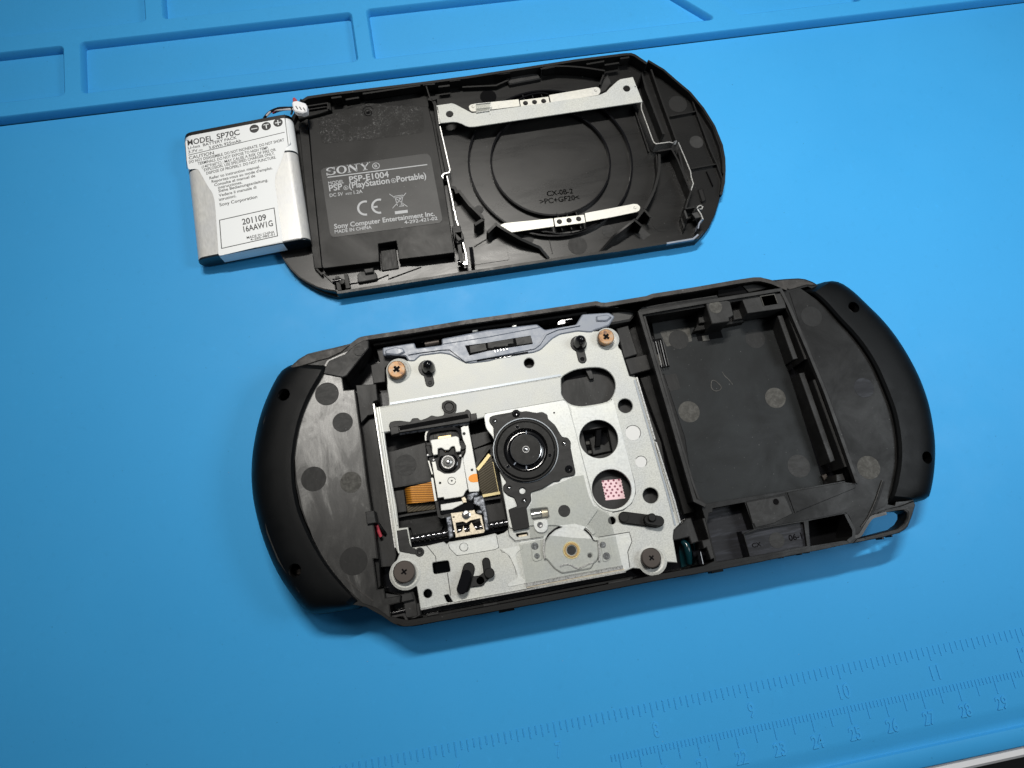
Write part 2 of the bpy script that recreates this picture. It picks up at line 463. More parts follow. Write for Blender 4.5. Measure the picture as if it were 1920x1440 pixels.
# ================================================================== desk and mat
FR = Frame()
def box(name, x0, x1, y0, y1, z0, z1, mat, parent, ch=.1):
    return plate(name, [(x0, y0), (x1, y0), (x1, y1), (x0, y1)], z0, z1, mat, parent, ch=ch)
o = box('floor', -900, 1400, -900, 1200, -60, -40, M['floor'], None); o['kind'] = 'structure'
o = box('desk', -300, 700, -31.3, 700, -12, -2.2, M['desk_edge'], None, .8); o['kind'] = 'structure'
mt = thing('work_mat', 'blue silicone repair mat with moulded parts trays and embossed ruler scales', 'mat', FR)
# profile of the flat sheet with its turned-up front lip
prof = [(-28.2, -2.2), (-28.2, -.75), (-27.8, -.4), (-24.3, -.35), (-23.7, -.45), (-23.3, -1.25), (-22.9, -1.3), (-21.4, -.95), (-19.4, -.28), (-17.8, 0), (194.4, 0)]
V = []; F = []
for x in (-120, 480):
    V += [(x, y, z) for y, z in prof]
n = len(prof)
for i in range(n - 1): F.append((i, n + i, n + i + 1, i + 1))
mesh('mat_sheet', V, F, M['mat'], mt, 50)
rail = 194.7
def tray(px, r=1.1): return fillet(P(px, 3.0), r, 5)
xL = 64.1
holes = [[(-100, 200.3), (64.1, 200.3), (64.1, 218.4), (-100, 218.4)],
         [(69.0, 200.2), (153.3, 200.2), (153.3, 218.9), (69.0, 218.9)],
         [(158.0, 200.2), (270.8, 200.2), (252.0, 219.3), (158.0, 219.3)],
         [(279.5, 200.6), (321.9, 200.6), (321.9, 219.3), (262.0, 219.3)],
         [(327.5, 200.6), (420, 200.6), (420, 219.3), (327.5, 219.3)],
         [(-100, 224.0), (89.3, 224.0), (89.3, 250), (-100, 250)],
         [(94.5, 224.2), (178, 224.2), (178, 250), (94.5, 250)],
         [(183, 224.4), (300, 224.4), (300, 250), (183, 250)]]
holes = [fillet(inset(h, .75), .8, 5) for h in holes]
plate('tray_border', [(-120, rail), (480, rail), (480, 300), (-120, 300)], 0, 3.0, M['mat'], mt, holes, ch=.4, draft=.5)
box('tray_floor', -120, 480, 195.6, 300, -1.5, .25, M['mat'], mt)
# embossed ruler
def tick_mesh(L, wd):
    h = .2; a = wd / 2
    V = [(-a, 0, -.02), (a, 0, -.02), (a, -L, -.02), (-a, -L, -.02), (-a * .35, -.12, h), (a * .35, -.12, h), (a * .35, -L + .12, h), (-a * .35, -L + .12, h)]
    F = [(0, 4, 5, 1), (1, 5, 6, 2), (2, 6, 7, 3), (3, 7, 4, 0), (4, 7, 6, 5)]
    me = bpy.data.meshes.new('tick'); me.from_pydata([(x * S, y * S, z * S) for x, y, z in V], [], F)
    bm = bmesh.new(); bm.from_mesh(me); bmesh.ops.recalc_face_normals(bm, faces=bm.faces); bm.to_mesh(me); bm.free()
    me.materials.append(M['mat']); return me
TM = {k: tick_mesh(*v) for k, v in {'s': (2.2, .42), 'm': (2.9, .42), 'l': (3.6, .46), 'a': (1.7, .34), 'b': (4.1, .38), 'c': (4.5, .40)}.items()}
def tick(x, y, k):
    o = bpy.data.objects.new('tick', TM[k]); sc.collection.objects.link(o); o.parent = mt; o.location = (x * S, y * S, 0)
for i in range(5 * 16 - 3, 12 * 16 + 5):
    tick(i * 25.4 / 16, 0, 'l' if i % 16 == 0 else 'm' if i % 2 == 0 else 's')
CMY, CMK, CM0 = -10.161, 1.01806, -0.746
CX = lambda mm: mm * CMK + CM0
for i in range(188, 303):
    tick(CX(i), CMY, 'c' if i % 10 == 0 else 'b' if i % 5 == 0 else 'a')
for k in range(5, 13):
    s = str(k); wd = 1.5 * len(s) if s != '11' else 2.4
    text(s, (k * 25.4 - wd / 2 + .1, -8.3), (k * 25.4 + wd / 2 + .1, -8.3), 3.1, 0.0, M['mat'], mt, 'numeral', th=.2, xy=True)
for k in range(19, 31):
    x = CX(k * 10) + .1
    text(str(k), (x - 1.55, CMY - 8.2), (x + 1.55, CMY - 8.2), 2.7, 0.0, M['mat'], mt, 'numeral', th=.2, xy=True)
# lint and crumbs lying on the mat
dv = []; df = []
for i in range(46):
    u, v = random.uniform(0, 1920), random.uniform(20, 1400)
    x, y = FR.U(u, v, 0); r = random.uniform(.05, .13)
    if y > 190: continue
    b = len(dv); dv += [(x - r, y, .01), (x, y - r, .01), (x + r * 1.4, y, .01), (x, y + r, .01), (x, y, r)]
    df += [(b, b + 1, b + 4), (b + 1, b + 2, b + 4), (b + 2, b + 3, b + 4), (b + 3, b, b + 4)]
dm = material('lint', (.20, .42, .62), .8)
o = mesh('crumbs', dv, df, dm, None); o['kind'] = 'stuff'; o['label'] = 'tiny crumbs and lint scattered on the blue mat'

# ================================================================== handheld console, back removed
FR = Frame((200, 66, 0))
con = thing('handheld_console', 'black handheld game console lying face down with its back removed and disc drive exposed', 'game console', FR)
ZR, ZP = 15.2, 14.3
strap = [(1637, 965), (1655, 961.5), (1678, 957.5), (1694, 957), (1701, 962), (1701, 971), (1695, 981), (1682, 991), (1655, 998), (1624, 1006), (1610, 1009.5), (1613, 1004), (1619, 996), (1624, 985), (1630, 973)]
outl = [(541.7, 693.3), (548, 684), (560, 673.3), (576.7, 663.3), (600, 657.5), (626.7, 651.7), (656.7, 644.2), (664, 639), (670, 634.2), (676, 631.5), (683.3, 630),
        (780, 615.8), (863.3, 601.7), (1000, 582.5), (1056.7, 574.2), (1120, 564.7), (1128.3, 567.5), (1136.7, 567.5), (1213.3, 555), (1223.3, 550.8), (1300, 539), (1380, 525),
        (1413.3, 520), (1428.3, 520.3), (1448.3, 525.3), (1472, 523), (1496.7, 521.7), (1510, 523.3), (1523.3, 528.3), (1533.3, 534.2), (1556, 549), (1600, 585), (1640, 627), (1675, 685), (1706, 765), (1722, 850), (1716, 915), (1714, 938), (1716.7, 946.7),
        (1711, 966.7), (1703, 986.7), (1697, 993), (1686.7, 999.2), (1656.7, 1007.5), (1590, 1020), (1540, 1030.8), (1486.7, 1040.8), (1420, 1055), (1328.3, 1072.5), (1220, 1091.3),
        (1013.3, 1131.7), (820, 1166.3), (778, 1174), (766.7, 1174.7), (757, 1175), (748.3, 1173.4), (740, 1170), (733.3, 1166.7), (716.7, 1155), (700, 1145.8), (686, 1138), (658.3, 1133), (625, 1135), (600, 1134), (585, 1124), (560, 1110), (520, 1050), (500, 1000), (488, 930), (486, 860), (494, 790), (510, 745), (526, 712)]
def filt(p): return [q for i, q in enumerate(p)]
O15 = P(outl, 14.3)
Pstrap = P(strap, ZP)
# lower shell (front half of the housing, closed underneath)
k0 = outl.index((1714, 938)); k1 = outl.index((1590, 1020))
cut_ = outl[:k0 + 1] + [(1690, 948), (1662, 955), (1648, 960), (1634, 968), (1625, 982), (1617, 996), (1608, 1008), (1600, 1017.5)] + outl[k1:]
Ocut = P(cut_, 14.3)
low = plate('lower_shell', Ocut, 1.2, 6.0, M['gloss'], con, ch=.1)
plate('front_face', inset(Ocut[::-1] if area2(Ocut) < 0 else Ocut, .9), 0.15, 1.2, M['gloss'], con, ch=.05)
plate('strap_loop', P([(1690, 948), (1714, 939), (1716.7, 946.7), (1711, 966.7), (1703, 986.7), (1697, 993), (1686.7, 999.2), (1656.7, 1007.5), (1600, 1018.5), (1606, 1010), (1614, 997), (1624, 980), (1633, 966.5), (1648, 959), (1662, 954)], ZP), 9.6, ZP, M['shell'], con, [Pstrap], ch=.2)

cav = [(692, 640), (691, 653.3), (648.3, 706.7), (641.7, 708.3), (645, 731.7), (665, 730), (678, 820), (688.3, 903), (695, 946.7), (703.3, 1000), (709, 1047.5), (700, 1048), (708, 1105), (720, 1103), (723, 1121),
       (751, 1117), (750, 1130), (731, 1135), (733, 1156), (749, 1160), (765, 1163), (900, 1140), (1100, 1103), (1220, 1080), (1320, 1061), (1339, 1052), (1338, 1040), (1322, 972), (1313, 942), (1301.5, 939.5), (1289, 900), (1251, 770), (1195.8, 584), (1128, 571.5), (1000, 589), (880, 607.5)]
bay = [(1207, 589), (1300, 573.5), (1395, 557), (1459, 546.5), (1473, 577.5), (1510, 660), (1545, 745), (1602, 899), (1603, 905), (1587, 907), (1584, 901.5), (1544, 908.5), (1323.5, 944.5), (1316, 932), (1308, 931), (1299, 900), (1262, 775)]
pock = [(1329, 961.5), (1336, 960.4), (1336, 953), (1396, 941.7), (1413.5, 992), (1393.6, 1001), (1405.6, 1043.7), (1344, 1054), (1326, 980)]
pock2 = [(1396, 1001.7), (1420, 993), (1507, 978.6), (1513, 1023.5), (1407, 1044)]
port = [(1516, 976.7), (1584, 963.5), (1589, 967), (1600, 993), (1600, 1006.7), (1592, 1012), (1518, 1024)]
upper = [(1137, 575), (1223, 560), (1300, 548), (1380, 534), (1413, 527), (1426, 527), (1440, 531), (1462, 539), (1452, 541.5), (1346, 558), (1200, 580)]
tr_a = [(1501, 540.5), (1532, 562), (1565, 592), (1602, 628), (1630, 665), (1650, 703), (1670, 753), (1682, 801), (1686, 850), (1682, 890), (1672, 925), (1664, 946)]
tr_b = [(1678, 948), (1684, 926), (1691, 894), (1695, 860), (1693, 820), (1686, 775), (1672, 737), (1650, 687), (1630, 653), (1607, 623), (1581, 596), (1555, 566), (1534, 548), (1515, 537)]
tl_a = [(614, 679), (604, 697), (586.5, 725), (574.5, 750), (563, 780), (554.5, 813), (550, 840), (547.8, 870), (550.3, 911.7), (558, 950), (569.5, 981.7), (586, 1016.7), (607, 1053), (634, 1090), (660, 1120)]
tl_b = [(664, 1120), (640, 1090), (613, 1054), (590, 1014), (573, 978), (562, 948), (554.5, 911), (552.3, 870), (554.8, 841), (559.3, 814), (567.5, 781), (578.5, 752), (591, 727), (608, 698), (618, 680)]
midm = plate('mid_frame', Ocut, 6.0, ZP, M['shell'], con, [P(cav, ZP), P(bay, ZP), P(pock, ZP), P(pock2, ZP), P(port, ZP), P(upper, ZP), P(tr_a + tr_b, ZP), P(tl_a + tl_b, ZP), circ(536, 744, 1.85, ZP), circ(557, 1070, 1.85, ZP)], ch=.05)

# the scuffed inner decks left and right, lamp glare painted into the left one (thin skins where the back cover lands)
ldeck = [(613, 676), (640, 663), (662, 655), (676, 648), (689, 641.5), (688.5, 653), (646.5, 704.5), (640, 707.5), (643.5, 733), (663.5, 731.5), (676, 820), (686, 903), (693, 946.7), (701, 1000), (706, 1046), (698, 1047), (706, 1106), (718, 1105), (721, 1122.5),
         (748, 1118.5), (748, 1129), (729, 1134), (731, 1158), (720, 1150), (704, 1139), (680, 1131), (650, 1103), (611, 1056), (586.7, 1010), (567, 955), (556, 900), (552, 850), (558, 800), (572, 752), (590, 718)]
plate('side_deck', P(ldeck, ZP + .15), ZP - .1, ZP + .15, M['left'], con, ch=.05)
rdeck = [(1480, 548), (1500, 541), (1530, 561), (1563, 591), (1600, 627), (1628, 664), (1648, 702), (1668, 752), (1680, 800), (1684, 850), (1680, 890), (1670, 925), (1660, 950), (1640, 957), (1632, 968), (1622, 984), (1612, 1000), (1603, 1005), (1602, 992), (1592, 967), (1586, 961), (1514, 974.5), (1420, 990.5), (1416, 991.5), (1399, 940), (1470, 925), (1545, 911), (1585, 904), (1606, 907), (1606, 898), (1550, 745), (1516, 660)]
plate('side_deck', P(rdeck, ZP + .15), ZP - .1, ZP + .15, M['right'], con, ch=.05)
# raised arm, seam lines and small blocks
pplate('corner_arm', [(617, 676), (646, 664), (668, 645), (682, 637.5), (690.8, 637.5), (691, 652), (650, 704), (642, 707.5), (603, 700)], ZP, ZP + .6, M['frame'], con, ch=.2)
pplate('deck_block', [(685, 959.5), (701, 957), (705, 980), (688, 983)], 9, ZP + 1.1, M['spotm'], con, ch=.15)
wall('rib', [(646, 1083), (680, 1112), (700, 1127)], .25, ZP, ZP + .3, M['rim'], con, zt=ZP)
# rims
wall('top_rim', [(686, 633.5), (780, 619.3), (863.3, 605.2), (1000, 586), (1056.7, 577.7), (1117, 568.5), (1128, 571), (1137, 571), (1213.3, 558.5), (1224, 554.3), (1300, 542.5), (1380, 528.5), (1413.3, 523.5), (1426, 523.5), (1446, 528.3), (1476, 541)], 1.15, ZP - .2, ZR, M['rim'], con)
wall('bottom_rim', [(745, 1166), (757, 1171), (772, 1170.3), (820, 1161.8), (1013.3, 1127), (1220, 1086.8), (1328, 1068), (1420, 1050.5), (1487, 1036.3), (1540, 1026.5), (1600, 1014.5)], .75, ZP - .2, ZR - .3, M['shell'], con)
wall('lower_lip', [(760, 1173.5), (820, 1164), (1013.3, 1129.6), (1220, 1089.4), (1328, 1070.5), (1420, 1053), (1487, 1038.8), (1540, 1028.8), (1625, 1012.5)], .35, 5, 10.6, M['shell'], con, zt=ZP)
for q in ((955, 1), (1052, 1), (1130, 1)):
    pass
# shoulder button pieces outside the rim
pplate('shoulder_button', [(560, 675), (577, 665), (600, 659.5), (627, 653.5), (655, 647), (640, 660), (617, 671), (598, 676), (545, 692)], ZP, ZP + .35, M['rim'], con, ch=.15)
pplate('shoulder_button', [(1453, 527), (1473, 524.5), (1496.7, 523.4), (1510, 525), (1523.3, 530), (1530, 534.5), (1512, 534), (1495, 539), (1480, 543)], ZP, ZP + .35, M['rim'], con, ch=.15)
# side buttons peeking out under the lower edge
for u, v, wd in ((1452, 1046, 6), (1467, 1044, 6), (1484, 1040, 14), (1502, 1038, 5), (1516, 1034.5, 5), (1655, 1009, 5), (1672, 1004.5, 3), (950, 1144.5, 30), (1345, 1071, 24)):
    c = FR.U(u, v, 8.5); a = wd / 15
    plate('side_button', [(c[0] - a, c[1] - .3), (c[0] + a, c[1] - .3), (c[0] + a, c[1] + 1.2), (c[0] - a, c[1] + 1.2)], 5.5, 8.6, M['shell'], con, ch=.1)

# gate marks (moulding discs) on the decks
for u, v, r, k in ((613, 738.5, 22.5, 'spotm'), (642.5, 791.7, 19, 'spotm'), (588, 898, 23, 'spotd'), (658, 904, 19.5, 'spotl'), (663, 1052, 25, 'spotd'), (673, 657, 10.5, 'spotm'),
                   (1521.5, 593.5, 21.5, 'spotd'), (1620, 727, 20, 'spotb'), (1629, 876.5, 22.5, 'spotl')):
    zz = ZP + .15 + (.6 if v == 657 else 0)
    disc('gate_mark', u, v, r / 7.3, zz - .2, zz + .03, M[k], con, .02)
# curved slits of the right deck
for pts in ([(1657, 903), (1651, 920), (1645, 938), (1637, 957), (1628, 975), (1617, 990)],):
    wall('rib', pts, .55, ZP, ZP + .25, M['deep'], con, zt=ZP, sp=4)
    wall('rib', [(u - 4, v - 2) for u, v in pts], .2, ZP, ZP + .5, M['rim'], con, zt=ZP, sp=4)
wall('strap_post', [(1603, 1007), (1613, 1003), (1621, 990), (1634, 971), (1648, 966), (1662, 962)], .8, 8, ZP + .3, M['guide2'], con, zt=ZP + .3, sp=4)
wall('strap_rim', [(1660, 959.5), (1690, 954.5), (1703, 957), (1705, 967), (1699, 983), (1684, 994.5), (1655, 1002), (1622, 1009)], .3, 12, ZP + .15, M['spotm'], con, zt=ZP, sp=4)

# grips: swept shells
def grip(inner, outer, holes, flip):
    N = 48
    I = resample(spline(P(inner, 16.6), False, 6), N); Oo = resample(spline(P(outer, 7.5), False, 6), N)
    V = []; F = []; prof = []
    K = 16
    for i in range(N):
        a, b = I[i], Oo[i]; e = i / (N - 1)
        drop = 1.0
        ed = min(e, 1 - e); f = 1 - max(0, 1 - ed / .05) ** 2 * .25
        ring = [(a, ZP - .3), (a, (15.5 * f))]
        for k in range(1, K + 1):
            s = k / K
            z = 7.0 + (16.2 * f - 7.0) * (1 - s ** 4.6) ** (1 / 2.1) - .9 * s
            if k == 1: z = 16.1 * f 
            q = a + (b - a) * (s if k > 1 else .045)
            ring.append((q, z))
        ring += [(b * .995 + a * .005, 5.5), (b * .97 + a * .03, 3.6), (b * .90 + a * .10, 2.0), (b * .8 + a * .2, 1.0), (a, 1.0)]
        V += [(float(q[0]), float(q[1]), z) for q, z in ring]; m = len(ring)
    for i in range(N - 1):
        for k in range(m - 1):
            F.append((i * m + k, (i + 1) * m + k, (i + 1) * m + k + 1, i * m + k + 1))
        F.append((i * m + m - 1, (i + 1) * m + m - 1, (i + 1) * m, i * m))
    F.append(tuple(range(m))); F.append(tuple((N - 1) * m + k for k in range(m))[::-1])
    me = bpy.data.meshes.new('grip'); me.from_pydata([(x * S, y * S, z * S) for x, y, z in V], [], F)
    bm = bmesh.new(); bm.from_mesh(me); bmesh.ops.recalc_face_normals(bm, faces=bm.faces)
    bm.to_mesh(me); bm.free()
    g = link('grip', me, M['grip'], con, 45)
    cut = []
    for u, v, z in holes:
        c = FR.U(u, v, z)
        k = lathe('c', c, [(0, 22), (1.65, 22), (1.65, z - 3.0), (0, z - 3.0)], None, con, 28); cut.append(k)
    boolcut(g, cut)
    g.data.materials.clear(); g.data.materials.append(M['grip'])
    for u, v, z in holes:
        c = FR.U(u, v, z)
        lathe('screw_well', c, [(1.67, z - .15), (1.60, z - .10), (1.52, z - .3), (1.5, z - 2.9), (0, z - 2.9)], M['hole'], con, 28)
        if u != 556: continue
        lathe('screw', (c[0] + .1, c[1] + .1), [(0, z - 2.0), (.55, z - 2.0), (.95, z - 2.25), (1.05, z - 2.9)], M['nickel'], con, 20)
    return g
grip([(613, 673), (603.3, 698.3), (586.7, 726.7), (575, 750), (563.3, 780), (555, 813.3), (550.8, 840), (548.3, 870), (550.8, 911.7), (558.3, 950), (570, 981.7), (586.7, 1016.7), (608.3, 1053), (636, 1090), (660, 1118), (676, 1133)],
     [(548, 686), (526.7, 703.3), (510, 731.7), (493.3, 771.7), (481.7, 815), (474.5, 860), (473.3, 903.3), (478.3, 950), (493.3, 1008.3), (513.3, 1060), (533.3, 1096.7), (555, 1126.7), (570, 1143.3), (583.3, 1151.5), (610, 1151), (640, 1146.5), (668, 1142.5)],
     [(535, 743, 13.8), (556, 1070, 13.4)], 0)
grip([(1511.7, 535.8), (1530, 548.3), (1550, 566.7), (1576.7, 596.7), (1601.7, 623.3), (1625, 653.3), (1645, 686.7), (1666.7, 736.7), (1680, 775), (1688, 820), (1689.5, 860), (1685, 893.3), (1678, 924), (1670, 948)],
     [(1530, 536.5), (1553.3, 535.8), (1570, 539.2), (1593.3, 555), (1621.7, 581.7), (1646.7, 606.7), (1673.3, 640), (1700, 683.3), (1720, 725), (1733.3, 766.7), (1741.7, 813.3), (1744.2, 850), (1741.7, 891.7), (1736, 925), (1730, 938), (1712, 943), (1690, 947)],
     [(1597.5, 578.5, 14.6), (1726.5, 861.5, 12.2)], 1)

# -------------------------------------------------- inside of the left cavity
pplate('ledge', [(667, 722), (705, 720), (708, 750), (700, 753), (701, 777), (690, 779), (677, 793)], 6, 11.5, M['ledge'], con, ch=.15)
pplate('ledge', [(674, 797), (690, 782), (703, 780), (716, 880), (735, 990), (744, 1040), (738, 1062), (711, 1064), (704, 1000), (690, 905)], 6, 9.5, M['ledge'], con, ch=.15)
pplate('ledge', [(695, 685), (712, 678), (706, 655), (727, 650), (730, 664), (748, 660), (722, 690), (722, 716), (700, 719)], 6, 10.5, M['ledge'], con, ch=.15)
pplate('ledge', [(702, 1110), (722, 1106), (726, 1120), (772, 1111), (776, 1124), (752, 1130), (753, 1118)], 6, 12.5, M['frame'], con, ch=.15)
pplate('hinge_block', [(757, 1112), (775, 1109), (787, 1150), (784, 1157), (762, 1160), (752, 1146), (758, 1138), (753, 1128)], 6, 11.5, M['ledge'], con, ch=.3, r=.4)
tube('hinge_pin', [(*FR.U(735, 1150, 12), 12), (*FR.U(760, 1144, 12), 12)], .5, M['gloss'], con)
wall('hinge_bar', [(733, 1157), (757, 1152), (763, 1163)], .5, 10, 13, M['frame'], con)
pplate('hinge_arm', [(780, 1132), (786, 1131), (789, 1154), (778, 1160), (768, 1160), (782, 1153)], 8, 13.2, M['frame'], con, ch=.2)
tube('wire', [(*FR.U(706, 985, 12), 12), (*FR.U(710, 996, 11.5), 11.5), (*FR.U(714, 1006, 11), 11)], .45, M['red'], con)
tube('wire', [(*FR.U(709, 982, 11.5), 11.5), (*FR.U(716, 993, 11), 11), (*FR.U(722, 1001, 10), 10)], .45, M['deep'], con)
pplate('latch_slot', [(702, 1050), (711, 1048), (714, 1098), (709, 1105)], 6, 12.6, M['deep'], con, ch=.15)
# long inner rail just under the lower rim, with openings
wall('inner_rail', [(792, 1157), (900, 1137), (1013, 1116), (1100, 1099), (1190, 1083)], .5, 6, 11.5, M['deep'], con, zt=ZP)
for a, b in (((800, 1151), (822, 1147)), ((905, 1133), (932, 1128.5)), ((1140, 1092), (1182, 1084))):
    pplate('rail_tab', [a, b, (b[0] + 1, b[1] + 5), (a[0] + 1, a[1] + 5)], 8, 12.5, M['ledge'], con, ch=.15)
# top wall openings with contacts
for pts in ([(877, 610), (910, 605), (905, 614), (903, 622), (875, 627)], [(948, 600), (990, 594), (988, 603), (985, 610), (944, 616)], [(1040, 588), (1078, 581), (1080, 592), (1044, 600)], [(1110, 573.5), (1124, 572), (1123, 579), (1110, 582)]):
    pplate('wall_pocket', pts, 8, 10.6, M['hole'], con, ch=.1)
pplate('contact', [(885, 619), (895, 617.5), (896, 620.5), (886, 622)], 9, 12.2, M['steel2'], con, ch=.1)
pplate('contact', [(960, 611), (968, 609), (969, 612), (961, 613)], 9, 12.2, M['steel2'], con, ch=.1)
pplate('contact', [(1046, 602.5), (1052, 600), (1072, 596.5), (1074, 598), (1060, 601), (1060, 607), (1045, 609)], 9, 12.0, M['silver'], con, ch=.1)
tube('spring_roller', [(*FR.U(797, 646, 10), 10), (*FR.U(823, 641.5, 10), 10)], .9, M['nickel'], con)
wall('inner_wall', [(700, 645), (780, 632), (880, 616), (1000, 600), (1100, 585)], .6, 8, 12.5, M['deep'], con, zt=13)

# -------------------------------------------------- battery bay
ZB = 7.0
bayf = [(1228, 612), (1448, 575), (1470, 660), (1495, 740), (1545, 900), (1560, 912), (1322, 955), (1305, 935), (1262, 800)]
pplate('bay_floor', [(1221, 600), (1330, 590), (1446, 600), (1466, 660), (1491.7, 736.7), (1541.7, 898), (1545, 912), (1322, 952), (1294, 925), (1255, 790)], 6, ZB, M['bay'], con, ch=.1)
for u, v, r, k in ((1292, 772, 21, 'spotl'), (1454, 746, 20.5, 'spotl'), (1498, 874, 22, 'spotm'), (1313, 885, 20, 'bay'), (1272.5, 636.7, 20, 'spotd'), (1416, 635, 20, 'spotd')):
    disc('gate_mark', u, v, r / 7.02, ZB - .1, ZB + .03, M[k], con, .02)
pplate('square_mark', [(1243, 704), (1268, 700), (1277, 730), (1252, 734)], ZB - .1, ZB + .03, M['spotd'], con, ch=.02, r=.6)
pplate('sheen_patch', [(1237, 622), (1292, 613), (1298, 640), (1250, 650)], ZB - .1, ZB + .012, M['spotl'], con, ch=.005, r=.5)  # pale patch painted for the sheen on the bay floor
# glue dab and scratch
line_px('scratch', spline([(1354, 697), (1360, 706), (1366, 711), (1374, 721)], False, 3), .18, ZB + .03, M['spotl'], con)
wall('glue_dab', [(1334, 716), (1338, 713), (1345, 717), (1352, 725), (1350, 731), (1341, 733), (1334, 727)], .22, ZB, ZB + .12, M['spotl'], con, closed=True, sp=3)
# frame of the bay
wall('bay_rim', [(1323, 948), (1303, 938), (1292, 900), (1255, 772), (1200.5, 587.5), (1300, 570), (1400, 553.5), (1464, 543), (1480, 575), (1520, 668), (1549, 738), (1608, 905)], .85, ZP - .4, ZR + .2, M['frame'], con)
wall('bay_rim_line', [(1470, 547), (1484, 578), (1525, 668), (1554, 738), (1611, 900)], .45, ZP, ZR - .1, M['right'], con)
wall('bay_wall', [(1208, 592), (1262, 778), (1299, 905), (1310, 935)], .5, 6, ZR - .6, M['frame'], con)
wall('bay_wall', [(1209, 592), (1300, 577), (1400, 560), (1458, 550)], .5, 6, ZR - .8, M['deep'], con)
pplate('bay_shelf', [(1323, 568), (1363, 563), (1369, 565), (1376, 591), (1367, 596), (1368, 602.5), (1335, 607.5)], 6, ZR, M['frame'], con, ch=.2)
disc('gate_mark', 1341.7, 575.3, 1.85, ZR - .1, ZR + .04, M['spotl'], con, .02)
pplate('bay_clip', [(1306, 572), (1322, 569), (1333, 603), (1311, 606)], 6, 10.5, M['ledge'], con, ch=.15)
pplate('bay_clip', [(1374, 578), (1391, 575), (1397, 596), (1376, 600)], 6, 11.0, M['ledge'], con, ch=.15)
pplate('bay_step', [(1308, 606), (1395, 592), (1395, 604), (1300, 622)], 6, 9.4, M['deep'], con, ch=.2)
pplate('bay_slot', [(1304, 626), (1351, 617), (1356, 633), (1309, 640)], ZB - .1, ZB + .02, M['hole'], con, ch=.01)
pplate('bay_tooth', [(1316, 630), (1328, 628), (1331, 638), (1318, 640)], 6, ZB + .3, M['spotl'], con, ch=.05)
pplate('bay_cover', [(1391.7, 561.7), (1468, 549), (1474, 577), (1401.7, 587.5)], 9, ZR - .1, M['frame'], con, [P([(1425.8, 555.5), (1451.7, 551.2), (1458.5, 569), (1432, 573.5)], ZR - .1)], ch=.1)
wall('bright_window', [(1432.5, 574), (1426, 555.5), (1452, 551.5), (1458.5, 569)], .22, ZR - .6, ZR + .1, M['spotl'], con)
# contact comb on the left wall of the bay
pplate('contact_slot', [(1221, 637), (1240, 634), (1256, 688), (1235, 691)], 6.5, ZB + .05, M['hole'], con, ch=.01)
for k in range(5):
    wall('contact_blade', [(1225 + k * 4.4, 641 - k), (1236.5 + k * 4.4, 689 - k)], .22, ZB, ZB + 1.8, M['silver' if k % 2 else 'guide2'], con)
pplate('terminal', [(1231, 665), (1240, 662), (1244, 683), (1235, 686)], ZB, ZB + 1.2, M['spotl'], con, ch=.1)
# bars of the right channel
for pts, z1, k in (([(1458, 592), (1467, 591), (1496, 672), (1487, 674)], 12.5, 'spotm'), ([(1498, 700), (1508, 698), (1566, 863), (1557, 867)], 12.0, 'frame'), ([(1524, 712), (1529, 711), (1589, 875), (1584, 876)], 13.6, 'spotm'),
                   ([(1472, 577), (1477, 577), (1514, 673), (1509, 674)], 13.8, 'frame'), ([(1568, 890), (1580, 888), (1585, 900), (1569, 903)], 12.0, 'frame')):
    pplate('channel_bar', pts, 6, z1, M[k], con, ch=.12)
pplate('copper_flake', [(1541, 892), (1549, 888), (1552, 893), (1546, 901)], 6, 8, M['nickel'], con, ch=.1)
# lower band details
wall('raised_seam', [(1473, 923), (1488, 963)], .35, ZP, ZP + .22, M['deep'], con, zt=ZP)
pplate('lower_deck', [(1476, 923), (1584, 904), (1587, 909), (1604, 908), (1604, 915), (1490, 962)], ZP, ZP + .42, M['right'], con, ch=.1)
pplate('lower_deck', [(1399, 942), (1431, 936), (1471, 929), (1486, 963), (1451, 981), (1417, 989)], ZP, ZP + .3, M['frame'], con, [circ(1455, 941, .75, ZP + .3, 16)], ch=.1)
disc('screw_well', 1455, 941, .74, ZP + .02, ZP + .19, M['hole'], con, .02)
pplate('square_mark', [(1403, 950), (1425, 946.5), (1432, 979), (1411.5, 981.5)], ZP + .2, ZP + .33, M['spotm'], con, ch=.02)
pplate('pocket_floor', [(1318, 955), (1392, 942), (1412, 1045), (1340, 1060)], 6, 9.5, M['spotb'], con, ch=.1)
pplate('pocket_floor', [(1390, 996), (1516, 972), (1520, 1026), (1404, 1050)], 6, 13.3, M['spotb'], con, ch=.1)
disc('gate_mark', 1456.5, 1013, 14.5 / 7.25, 13.2, 13.36, M['spotm'], con, .02)
text('06-1', (1480.5, 1014.5), (1505, 1009.5), 1.35, 13.36, M['hole'], con)
text('CX', (1411, 1027), (1428, 1024), 1.2, 13.35, M['hole'], con)
pplate('port_floor', port, 5.9, 6.3, M['hole'], con, ch=.01)
wall('port_wall', [(1586, 964), (1601, 993), (1601, 1007), (1590, 1015)], .8, 6, ZP + .7, M['lidrim'], con)
pplate('bay_foot', [(1317, 972), (1322, 971), (1340, 1046), (1333, 1049), (1325, 1026), (1320, 1028.5), (1316, 1014), (1329, 1010.5)], 6, ZP + .1, M['spotm'], con, ch=.15)
